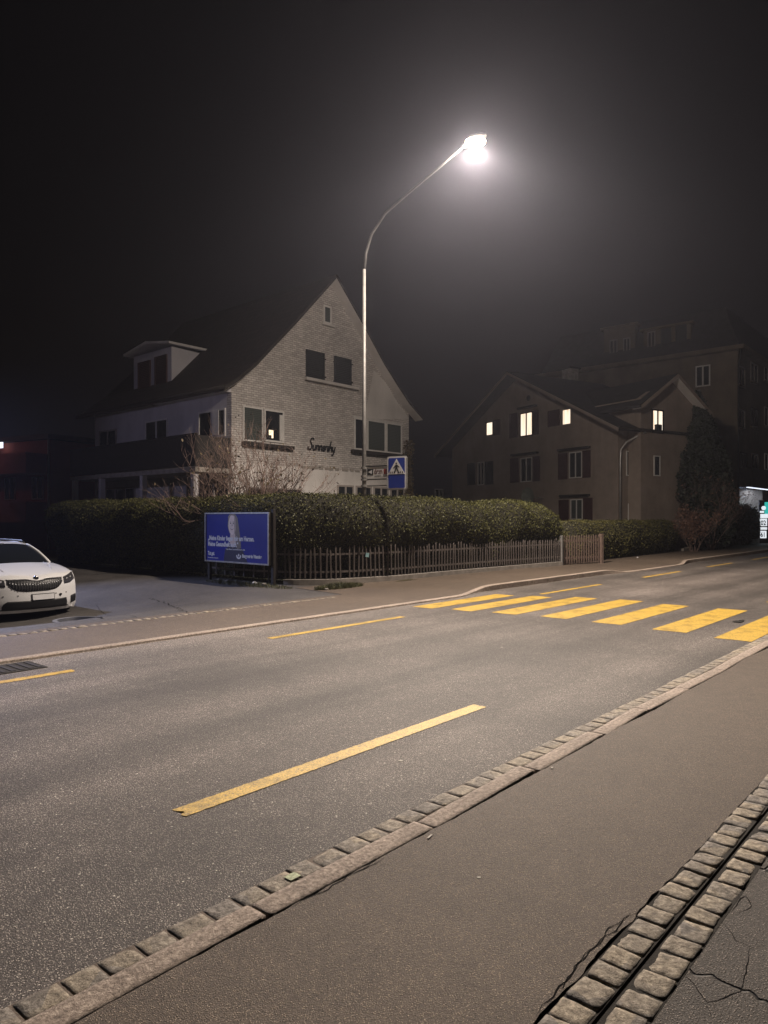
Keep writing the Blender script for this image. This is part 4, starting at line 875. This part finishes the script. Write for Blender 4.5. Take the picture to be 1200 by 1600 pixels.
for (u, v, w, h, m_) in ((1157, 588, 9, 30, 'frame_dim'), (1177, 583, 9, 30, 'frame_dim'), (1157, 655, 9, 30, 'frame_dim'), (1177, 653, 9, 30, 'wood_dark'), (1160, 720, 8, 26, 'wood_dark'), (1178, 722, 8, 26, 'frame_dim'), (1198, 722, 8, 26, 'frame'), (1198, 652, 9, 30, 'frame_dim'), (1198, 582, 9, 30, 'frame_dim')):
    window(bgb, 'y', *cbox(u - w / 2, v - h / 2, u + w / 2 + 2, v + h / 2), panes=2, frame=m_, fw=.08, sill='plaster_big')
x0 = -.06; MB().tube([(-.35, -.3, BH), (-.3, -.25, BH - .4), (-.07, -.07, BH - .9), (-.07, -.07, 0)], .06, 8).build('downpipe', M['ink'], bgb, True)
# shop under the building: recessed, lit by tube lights in the soffit
MB().box(.25, 6.0, -.75, .0, 3.55, 4.75).build('shop_fascia', M['shop_fascia'], bgb, bevel=.02)
MB().box(.25, 6.0, .0, 1.8, 3.70, 3.748).build('shop_ceiling', M['white'], bgb)
b = MB(); b.box(.30, 5.8, -.55, -.42, 3.50, 3.545); b.build('tube_light', M['shop_light'], bgb)
MB().box(.255, 6.0, 1.74, 1.795, 0, 3.68).build('shop_wall', simple('bluish shop wall', (.36,.42,.56), .6, var=.05), bgb)
xd = BF.ray(1187, 820, 1, 1.65).x
dx = MB(); dx.box(xd, xd + .08, 1.62, 1.73, 0, 2.9); dx.box(5.6, 5.68, 1.62, 1.73, 0, 2.9); dx.box(xd + .08, 5.6, 1.62, 1.73, 2.8, 2.9); sd = dx.build('shop_door', M['frame_dim'], bgb)
MB().box(xd + .08, 5.6, 1.69, 1.72, 0, 2.8).build('pane', MT('lit shop interior', (.3,.35,.4), .4, emit=(.7,.82,1.0), es=.25).m, sd)
MB().box(xd + .75, 5.3, 1.60, 1.618, 1.3, 2.65).build('green_poster', MT('lit green poster', (.05,.4,.35), .5, emit=(.05,.60,.48), es=.8).m, sd)
l = bpy.data.lights.new('shop_tubes', 'AREA'); l.shape = 'RECTANGLE'; l.size = 5.4; l.size_y = .15; l.energy = 170; l.color = (.62, .74, 1.0)
lo = bpy.data.objects.new('shop_tubes', l); COL.objects.link(lo); lo.location = (3.1, .9, 3.60); lo.parent = bgb
ad = thing('notice_stand', 'lit notice stand with white cards and turquoise panel outside the shop', 'notice stand', ((1187 - 600) / 1110 * 44.6, 44.6, 0), R(-8))
MB().box(-.02, 1.3, .03, .10, 0, 2.75).build('panel', M['shop_fascia'], ad, bevel=.01)
MB().box(.30, 1.2, .008, .028, 1.75, 2.62).build('turquoise_card', MT('lit turquoise card', (.05,.4,.35), .5, emit=(.04,.55,.48), es=.8).m, ad)
wn_ = MT('lit white card', (.8,.8,.8), .5, emit=(.88,.94,1.0), es=.95).m; cards = []
for (x_, z_, w_, h_) in ((.02, 1.95, .24, .12), (.05, 1.62, .45, .26), (.02, 1.12, .42, .46), (.04, .90, .40, .14), (.04, .36, .36, .46)): cards.append(MB().box(x_, x_ + w_, .0, .026, z_, z_ + h_).build('price_card', wn_, ad))
MB().tube([(.24, .0, 2.25), (.24, .026, 2.25)], .13, 16).build('round_card', wn_, ad)
text('02', .42, M['ink'], ad, (.06, -.004, 1.18), tilt, 'lettering', .75, .001, bold=.012); text('61', .42, M['ink'], ad, (.05, -.004, .44), tilt, 'lettering', .68, .001, bold=.012)
bg2 = thing('shop_step', 'pale stone step and planter edge in front of the lit shop', 'step', P(47.8, 11.6), RZ); MB().box(-.2, 1.4, 0, 1.2, -.02, .32).build('step', M['plaster'], bg2, bevel=.02)

# garage roof seen between the two houses
q = P(27.2, 19.5); gr = thing('garage', 'low flat garage with pale roof edge between the two houses', 'garage', (q.x, q.y, 0), RZ)
MB().box(-3.2, 1.4, 0, 5.5, -.2, 2.28).build('wall', M['plaster_tan'], gr); MB().box(-3.35, 1.55, -.15, 5.6, 2.283, 2.42).build('flat_roof', M['plaster'], gr)
q = P(33.0, 30.5); sh = thing('garden_shed', 'dark shed with a small faintly lit window in the gap between the houses', 'shed', (q.x, q.y, 0), RZ)
MB().box(-7, 4, 0, 4, -.2, 4.2).build('wall', M['wood_dark'], sh); SF = Frame(q.x, q.y, RZ)
def sb_(u0, v0, u1, v1): a = SF.ray(u0, (v0 + v1) / 2, 1); c = SF.ray(u1, (v0 + v1) / 2, 1); return a.x, c.x, SF.ray(u0, v1, 1).z, SF.ray(u0, v0, 1).z
window(sh, 'y', *sb_(679, 764, 692, 781), panes=2, kind='glass', frame='frame')

# ================================================================== RED BUILDING far left
q = (-17.4, 37.0); RF = Frame(q[0], q[1], R(-28)); rb = thing('red_building', 'dark red rendered building with balcony bands and one lit window at the left edge', 'building', (q[0], q[1], -.3), R(-28))
MB().box(-16, 0, 0, 9, -.5, 6.0).build('wall', M['plaster_red'], rb); MB().box(-16.3, .5, -.5, 9.4, 6.003, 6.25).build('flat_roof', M['roof_dark'], rb)
for z in (1.7, 4.2): MB().box(-16, -.1, -1.3, -.003, z, z + 1.05).build('balcony', M['plaster_red'], rb)
for k in range(6): window(rb, 'y', -1.4 - k * 2.3, -.5 - k * 2.3, 2.9, 4.1, panes=2, frame='frame_dim')
MB().tube([(.02, -.1, 6), (.02, -.1, 0)], .05, 8).build('downpipe', M['metal'], rb)
MB().box(-4.1, -3.9, -1.75, -1.3, 5.3, 5.5).build('added_wall_lamp', MT('added orange lamp', (.8,.3,.1), .5, emit=(1.0,.32,.10), es=1.2).m, rb)
l = bpy.data.lights.new('lamp_light', 'POINT'); l.energy = 20; l.color = (1.0, .38, .20); l.shadow_soft_size = .1; lo = bpy.data.objects.new('lamp_light', l); COL.objects.link(lo); lo.location = (-4.0, -3.2, 5.4); lo.parent = rb  # unseen lamp and its light, added to give the red wall a glow
a = RF.ray(0, 686, 1, -.4); c = RF.ray(4.5, 700, 1, -.4); MB().box(min(a.x, c.x) - .4, max(a.x, c.x), -.42, -.38, c.z + .3, a.z + .3).build('lit_window', M['shop_light'], rb)

# ================================================================== TREES AND SHRUBS
def conifer(name, label, x, y, h, r, seed, mat, prof, lsize=.10, n=26000, cat='tree', group=None):
    t = thing(name, label, cat, (x, y, 0), 0, group); rng = np.random.default_rng(seed)
    MB().tube([(0, 0, -.1), (.03, 0, h * .5), (0, .02, h * .93)], [.16, .11, .02], 8).build('trunk', M['bark'], t, True)
    zz = rng.random(n); ang = rng.uniform(0, 2 * math.pi, n); R_ = np.interp(zz, *zip(*prof)) * r
    lob = np.array([1 + .30 * noise.noise(Vector((math.cos(a) * 2.2, math.sin(a) * 2.2, z * h * .55 + seed))) + .22 * noise.noise(Vector((math.cos(a) * 5, math.sin(a) * 5, z * h * 1.6 + seed))) for a, z in zip(ang, zz)])
    rr_ = R_ * lob * (1 - rng.random(n) ** 2.2 * .55); C = np.stack([np.cos(ang) * rr_, np.sin(ang) * rr_, zz * h + rng.normal(0, .08, n)], 1)
    Nn = np.stack([np.cos(ang), np.sin(ang), np.zeros(n) + .4], 1); fast_mesh('crown', leaves(C, lsize, Nn * .6, rng=rng), n, mat, t)
    b = MB()
    for k in range(26):
        z = h * (.12 + .75 * k / 26); a = k * 2.4; L_ = np.interp(z / h, *zip(*prof)) * r * .75; b.tube([(0, 0, z), (math.cos(a) * L_ * .5, math.sin(a) * L_ * .5, z + .12), (math.cos(a) * L_, math.sin(a) * L_, z + .35)], [.035, .02, .006], 5)
    b.build('limb', M['bark'], t); return t
pr = [(0, .55), (.1, .85), (.3, 1.0), (.55, .82), (.8, .42), (.93, .18), (1.0, .02)]
conifer('conifer', 'tall dark broad conifer between the tan house and the apartment building', 15.85, 35.9, 7.9, 1.7, 3, M['conifer'], pr, .11, 34000)
conifer('thuja', 'lighter brownish thuja bush standing right of the dark conifer', 16.95, 36.1, 4.6, .65, 5, M['leaf_light'], [(0, .4), (.2, .8), (.5, 1.0), (.8, .7), (1, .1)], .075, 9000)
def bare_shrub(name, label, x, y, h, spread, seed, stems=9, depth=4, leafn=0, lmat=None, r0=.022, bias=0.0, base=0):
    t = thing(name, label, 'shrub', (x, y, 0), 0); rnd = random.Random(seed); b = MB(); tips = []
    def grow(p, d, L, r, k):
        pts = [p]; q = p; dd = d.copy()
        for i in range(4):
            dd = (dd + Vector((rnd.gauss(0, .13), rnd.gauss(0, .13), rnd.gauss(.05, .08)))).normalized(); q = q + dd * L / 4; pts.append(q)
            if k > 0 and i > 0 and rnd.random() < .75:
                nd = (dd + Vector((rnd.gauss(0, .55), rnd.gauss(0, .55), rnd.gauss(.05, .25)))).normalized(); grow(q, nd, L * rnd.uniform(.5, .75), r * .64, k - 1)
        b.tube(pts, [r * (1 - .16 * i) for i in range(5)], 5 if k > 1 else 4, False); tips.append(q)
        if k > 0: grow(q, (dd + Vector((rnd.gauss(0, .25), rnd.gauss(0, .25), .1))).normalized(), L * .65, r * .5, k - 1)
    for i in range(stems):
        a = 2 * math.pi * i / stems + rnd.random() * .5; el = rnd.uniform(.25, 1.0) * spread
        grow(Vector((math.cos(a) * .1, math.sin(a) * .1, base)), Vector((math.cos(a) * el + bias, math.sin(a) * el, 1)).normalized(), h * .48 * rnd.uniform(.8, 1.1), r0, depth)
    b.build('branches', M['twig'], t, True)
    if leafn:
        tp = np.array([list(p) for p in tips]); rng = np.random.default_rng(seed); k = rng.integers(0, len(tp), leafn); fast_mesh('foliage', leaves(tp[k] + rng.normal(0, .07, (leafn, 3)), .045), leafn, lmat, t)
    return t
bare_shrub('bare_shrub', 'large leafless shrub behind the hedge in front of the white brick house', -3.9, 20.4, 3.7, .95, 4, 22, 4, 500, M['leaf_brown'], .034)
bare_shrub('bare_shrub', 'thin leafless shrub with reddish tips under the dark conifer', 15.9, 34.6, 3.6, .7, 9, 10, 4, 500, M['leaf_red'], .02)
bare_shrub('leafy_shrub', 'small shrub with pale reddish leaves at the right end of the low hedge', 14.4, 33.0, 1.9, .6, 12, 10, 3, 2600, M['leaf_red'], .016)

# ================================================================== PARKED CAR
nose = Vector((-6.76, 13.9)); hd_ = Vector((DY, -DX)); cc = nose - hd_ * 2.33; cs_, ct_ = ST(cc.x, cc.y)
car = thing('parked_car', 'white estate car parked facing the road on the side street at the left edge', 'car', (cc.x, cc.y, hgt(6.5, 15) + .02), RZ - R(90))
M['car'] = MT('white car paint', (.80,.80,.81), .22, spec=.5); M['car'].b.inputs['Coat Weight'].default_value = .6; M['car'] = M['car'].m
M['car_black'] = simple('black car plastic', (.012,.012,.013), .45, var=.1); M['chrome'] = MT('chrome slat', (.25,.25,.26), .3, .9).m
M['car_glass'] = MT('tinted car glass', (.010,.012,.016), .06, spec=.7).m; M['tyre'] = simple('tyre rubber', (.015,.015,.015), .85)
def setb(y): return .30 * (abs(y) / .9) ** 2.4
def lerp(tab, v):
    if v <= tab[0][0]: return tab[0][1]
    for (a, b_), (c, d) in zip(tab, tab[1:]):
        if v <= c: return b_ + (d - b_) * (v - a) / (c - a)
    return tab[-1][1]
RAKE = [(.13, .09), (.22, .02), (.36, .0), (.50, .02), (.62, .03), (.72, .06), (.80, .12), (.90, .22)]
def fx(y, z): return 2.33 - setb(y) - lerp(RAKE, z)
def ztop(y): return .80 + .02 - .02 * math.cos(y * 7) * (abs(y) < .45) + .05 * (abs(y) / .88) ** 3 * (abs(y) > .1)
ys = [-.88, -.84, -.78, -.68, -.56, -.44, -.32, -.2, -.08, .08, .2, .32, .44, .56, .68, .78, .84, .88]
rows = []
for k in range(9): rows.append([Vector((fx(y, .13 + (ztop(y) - .13) * k / 8), y, .13 + (ztop(y) - .13) * k / 8)) for y in ys])
def cowl(y): return 1.22 - .16 * (abs(y) / .8) ** 2.5
def hoodz(p, y): return ztop(y) + (1.05 - .05 * (abs(y) / .88) ** 2 - ztop(y)) * (p ** .72) + .012 * math.sin(p * 3.14) - .02 * (abs(y) > .86)
for p in (.03, .08, .16, .3, .5, .75, 1.0): rows.append([Vector((fx(y, ztop(y)) * (1 - p) + cowl(y) * p, y, hoodz(p, y))) for y in ys])
b = MB().grid(rows)
for sg_ in (-1, 1):                                    # side panels
    R2 = []; e = [r[0 if sg_ < 0 else -1] for r in rows]
    for q in e[8:]: R2.append([q.copy()] + [Vector((q.x if i < 3 else q.x, sg_ * w, min(q.z - .02, z))) for i, (w, z) in enumerate(((.905, q.z - .07), (.908, .66), (.905, .48), (.90, .30), (.86, .16)))])
    for x in (.8, .2, -.5, -1.2, -1.8, -2.1, -2.30): k = .0 if x > -1.9 else .06 * (-1.9 - x) / .4; R2.append([Vector((x, sg_ * (.86 - k), 1.01)), Vector((x, sg_ * (.905 - k), .93)), Vector((x, sg_ * (.908 - k), .66)), Vector((x, sg_ * (.905 - k), .48)), Vector((x, sg_ * (.90 - k), .30)), Vector((x, sg_ * (.86 - k), .16))])
    b.grid(R2)
    # corner wrap from the front face to the side
    R3 = [[rows[k][0 if sg_ < 0 else -1], Vector((rows[k][0].x - .05, sg_ * (.90 - .02 * (k == 0)), rows[k][0].z)), Vector((rows[8][0].x - .10, sg_ * .905, rows[k][0].z))] for k in range(9)]; b.grid(R3)
b.add([(-2.3, -.84, .16), (-2.3, .84, .16), (-2.33, .80, 1.0), (-2.33, -.80, 1.0)], [(0, 1, 2, 3)]); b.add([(2.1, -.8, .17), (2.1, .8, .17), (-2.3, .84, .17), (-2.3, -.84, .17)], [(0, 1, 2, 3)])
b.add([(1.1, -.84, 1.0), (1.1, .84, 1.0), (-2.3, .82, 1.0), (-2.3, -.82, 1.0)], [(0, 1, 2, 3)])
body = b.build('body', M['car'], car, True)
def gh(x, top):                                        # greenhouse half widths
    return lerp([(-2.2, .52), (0, .60), (.5, .58)], x) if top else .80
b = MB(); rr2 = []
for x, z in ((.46, 1.425), (.35, 1.445), (.1, 1.462), (-.4, 1.468), (-1.0, 1.455), (-1.6, 1.43), (-1.95, 1.40)): h = gh(x, 1); rr2.append([Vector((x - .05 * (c * c), c * h, z - .045 * abs(c) ** 3)) for c in (-1, -.9, -.6, -.3, 0, .3, .6, .9, 1)])
b.grid(rr2); b.build('roof', M['car'], car, True)
def ws(c, p): return Vector((1.20 - .17 * abs(c) ** 2.4 + (.46 - .05 * c * c - 1.20 + .17 * abs(c) ** 2.4) * p, c * (.77 + (.575 - .77) * p), 1.045 - .03 * c * c + (1.425 - .045 * abs(c) ** 3 - 1.045 + .03 * c * c) * p + .035 * math.sin(p * 3.14)))
b = MB().grid([[ws(c, p / 6) for c in (-1, -.8, -.6, -.4, -.2, 0, .2, .4, .6, .8, 1)] for p in range(7)]); wsd = b.build('windscreen', M['car_glass'], car, True)
for a, c in (((1.17, -.1, 1.055), (.98, .55, 1.075)), ((1.17, -.62, 1.05), (1.06, .02, 1.068))): MB().tube([a, c], .008, 6).build('wiper', M['car_black'], car)
MB().tube([ws(.12, .93) + Vector((-.06, 0, 0)), ws(-.14, .93) + Vector((-.06, 0, 0))], .03, 8).build('rear_mirror', M['car_black'], wsd)
for sg_ in (-1, 1):
    MB().tube([ws(sg_ * 1.0, p / 6) + Vector((-.01, sg_ * .012, 0)) for p in range(7)] + [Vector((-.4, sg_ * .605, 1.425)), Vector((-1.9, sg_ * .545, 1.36))], [.030] * 7 + [.03, .03], 8).build('pillar', M['car'], car, True)
    b = MB().grid([[Vector((1.0, sg_ * .80, 1.005)), Vector((.2, sg_ * .82, 1.005)), Vector((-1.2, sg_ * .80, 1.005)), Vector((-2.1, sg_ * .76, 1.01))], [Vector((.42, sg_ * .595, 1.38)), Vector((.1, sg_ * .61, 1.40)), Vector((-1.1, sg_ * .58, 1.40)), Vector((-1.9, sg_ * .54, 1.34))]]); b.build('side_window', M['car_glass'], car)
    MB().tube([(.30, sg_ * .55, 1.43), (.15, sg_ * .56, 1.475), (-.9, sg_ * .54, 1.485), (-1.7, sg_ * .52, 1.46), (-1.85, sg_ * .51, 1.42)], .016, 8).build('roof_rail', M['car_black'], car, True)
b = MB().grid([[Vector((-2.28, -.74, 1.01)), Vector((-2.28, .74, 1.01))], [Vector((-1.95, -.52, 1.37)), Vector((-1.95, .52, 1.37))]]); b.build('rear_window', M['car_glass'], car)
def panel(name, mat, parent, lo, hi, off=.007, n=22, m=5):
    y0, y1 = lo[0][0], lo[-1][0]; R4 = []
    for k in range(m + 1):
        R4.append([(lambda z: Vector((fx(y, z) + off, y, z)))(lerp(lo, y) * (1 - k / m) + lerp(hi, y) * k / m) for y in [y0 + (y1 - y0) * i / n for i in range(n + 1)]])
    R4 = [[q + Vector((-.02, 0, 0)) for q in R4[0]]] + R4 + [[q + Vector((-.02, 0, 0)) for q in R4[-1]]]
    return MB().grid(R4).build(name, mat, parent, True)
glo = [(-.53, .70), (-.46, .615), (-.36, .56), (-.2, .54), (.2, .54), (.36, .56), (.46, .615), (.53, .70)]; ghi = [(-.53, .775), (-.20, .775), (-.11, .755), (0, .735), (.11, .755), (.20, .775), (.53, .775)]
gri = panel('grille', M['car_black'], car, glo, ghi, .006)
b = MB()
for i in range(21):
    y = -.49 + i * .049
    z0, z1 = lerp(glo, y) + .012, lerp(ghi, y) - .012
    b.tube([(fx(y, z) + .012, y, z) for z in (z0, (z0 + z1) / 2, z1)], .0065, 6)
b.build('grille_slat', M['chrome'], gri, True)
E_ = [(y, lerp(ghi, y) + .008) for y in [-.54 + .04 * i for i in range(28)]]; MB().tube([(fx(y, z) + .010, y, z) for y, z in E_], .009, 6).build('chrome_trim', M['car'], gri, True)
MB().tube([(fx(0, .79) - .015, 0, .79), (fx(0, .79) + .018, 0, .787)], [.052, .045], 20).build('emblem', M['chrome'], car, True)
MB().tube([(fx(0, .79) + .018, 0, .787), (fx(0, .79) + .022, 0, .787)], .034, 16).build('emblem_disc', M['car_black'], car)
b = MB()
for y in (.24, .27, .30, .345): b.box(fx(y, .6) + .018, fx(y, .6) + .022, y - .010, y + .010, .588, .606)
b.build('badge', M['chrome'], gri)
panel('lower_intake', M['car_black'], car, [(-.66, .19), (.66, .19)], [(-.66, .20), (-.58, .365), (.60, .365), (.66, .20)], .005)
M['lampglass'] = MT('headlamp glass', (.05,.05,.055), .08, spec=.8).m
for sg_ in (-1, 1):
    L1 = [(.565, .645), (.72, .655), (.86, .72)]; L2 = [(.565, .775), (.72, .815), (.86, .865)]
    if sg_ < 0: L1 = [(-y, z) for y, z in L1][::-1]; L2 = [(-y, z) for y, z in L2][::-1]
    hl = panel('headlight', M['lampglass'], car, L1, L2, .006, 12, 4)
    for (y, z, r_) in ((.635, .725, .038), (.745, .745, .042)): y *= sg_; MB().tube([(fx(y, z) + .0, y, z), (fx(y, z) + .014, y, z)], [r_, r_ * .7], 14).build('lens', M['chrome'], hl, True)
    L1 = [(.73, .235), (.87, .27)]; L2 = [(.71, .39), (.87, .42)]
    L1[0] = (.72, .235); L2[0] = (.72, .39)
    if sg_ < 0: L1 = [(-y, z) for y, z in L1][::-1]; L2 = [(-y, z) for y, z in L2][::-1]
    panel('fog_light', M['car_black'], car, L1, L2, .006, 8, 3)
    for y in (.36, .60): MB().tube([(fx(y, .47) - .01, sg_ * y, .47), (fx(y, .47) + .006, sg_ * y, .47)], .012, 10).build('parking_sensor', M['chrome'] if sg_ < 0 else M['car_black'], car)
    for x in (1.45, -1.25):
        w = MB().tube([(x, sg_ * .70, .315), (x, sg_ * .885, .315)], .315, 24).build('wheel', M['tyre'], car, False, .02); MB().tube([(x, sg_ * .80, .315), (x, sg_ * .893, .315)], [.21, .20], 18).build('rim', M['metal'], w)
        MB().tube([(x, sg_ * .70, .33), (x, sg_ * .912, .33)], .365, 26).build('wheel_arch', M['car_black'], car)
yc = .10; pl = []
for k, z in enumerate((.362, .38, .47, .488)): pl.append([Vector((fx(y, z) + .013, y, z)) for y in [yc - .225 + .45 * i / 8 for i in range(9)]])
pl = [[q - Vector((.02, 0, 0)) for q in pl[0]]] + pl + [[q - Vector((.02, 0, 0)) for q in pl[-1]]]; MB().grid(pl).build('plate_shade_rim', M['car_black'], car); pl = []  # dark rim stands in for the shade round the number plate
for k, z in enumerate((.375, .39, .46, .475)): pl.append([Vector((fx(y, z) + .022, y, z)) for y in [yc - .21 + .42 * i / 8 for i in range(9)]])
pl = [[q - Vector((.02, 0, 0)) for q in pl[0]]] + pl + [[q - Vector((.02, 0, 0)) for q in pl[-1]]]; MB().grid(pl).build('number_plate', M['white'], car)
b = MB(); b.tube([(fx(.46, .45) + .005, .44, .455), (fx(.46, .45) + .008, .46, .42), (fx(.47, .45) + .005, .48, .455)], .02, 6); b.build('bumper_scuff', M['car_black'], car)
b = MB()
for sg_ in (-1, 1): b.tube([(fx(sg_ * .46, .80) - .06, sg_ * .44, .842), (1.7, sg_ * .50, .985), (1.25, sg_ * .55, 1.045)], .006, 6)
b.build('bonnet_crease', M['car'], body, True)

# ================================================================== THIN GLOW_HAZE, added to make the glow round the street lamp
GLOW_HAZE = 0.0007
if GLOW_HAZE:
    hz = MB().box(-60, 70, -20, 90, -1.7, 24).build('added_haze', None); m = bpy.data.materials.new('lamp glow haze'); m.use_nodes = True; nt = m.node_tree; nt.nodes.clear()
    pv = nt.nodes.new('ShaderNodeVolumePrincipled'); ou = nt.nodes.new('ShaderNodeOutputMaterial'); nt.links.new(pv.outputs[0], ou.inputs['Volume'])
    pv.inputs['Color'].default_value = (.80, .82, 1.0, 1); pv.inputs['Density'].default_value = GLOW_HAZE; pv.inputs['Anisotropy'].default_value = 0.68; hz.data.materials.append(m); tag(hz, kind='stuff')
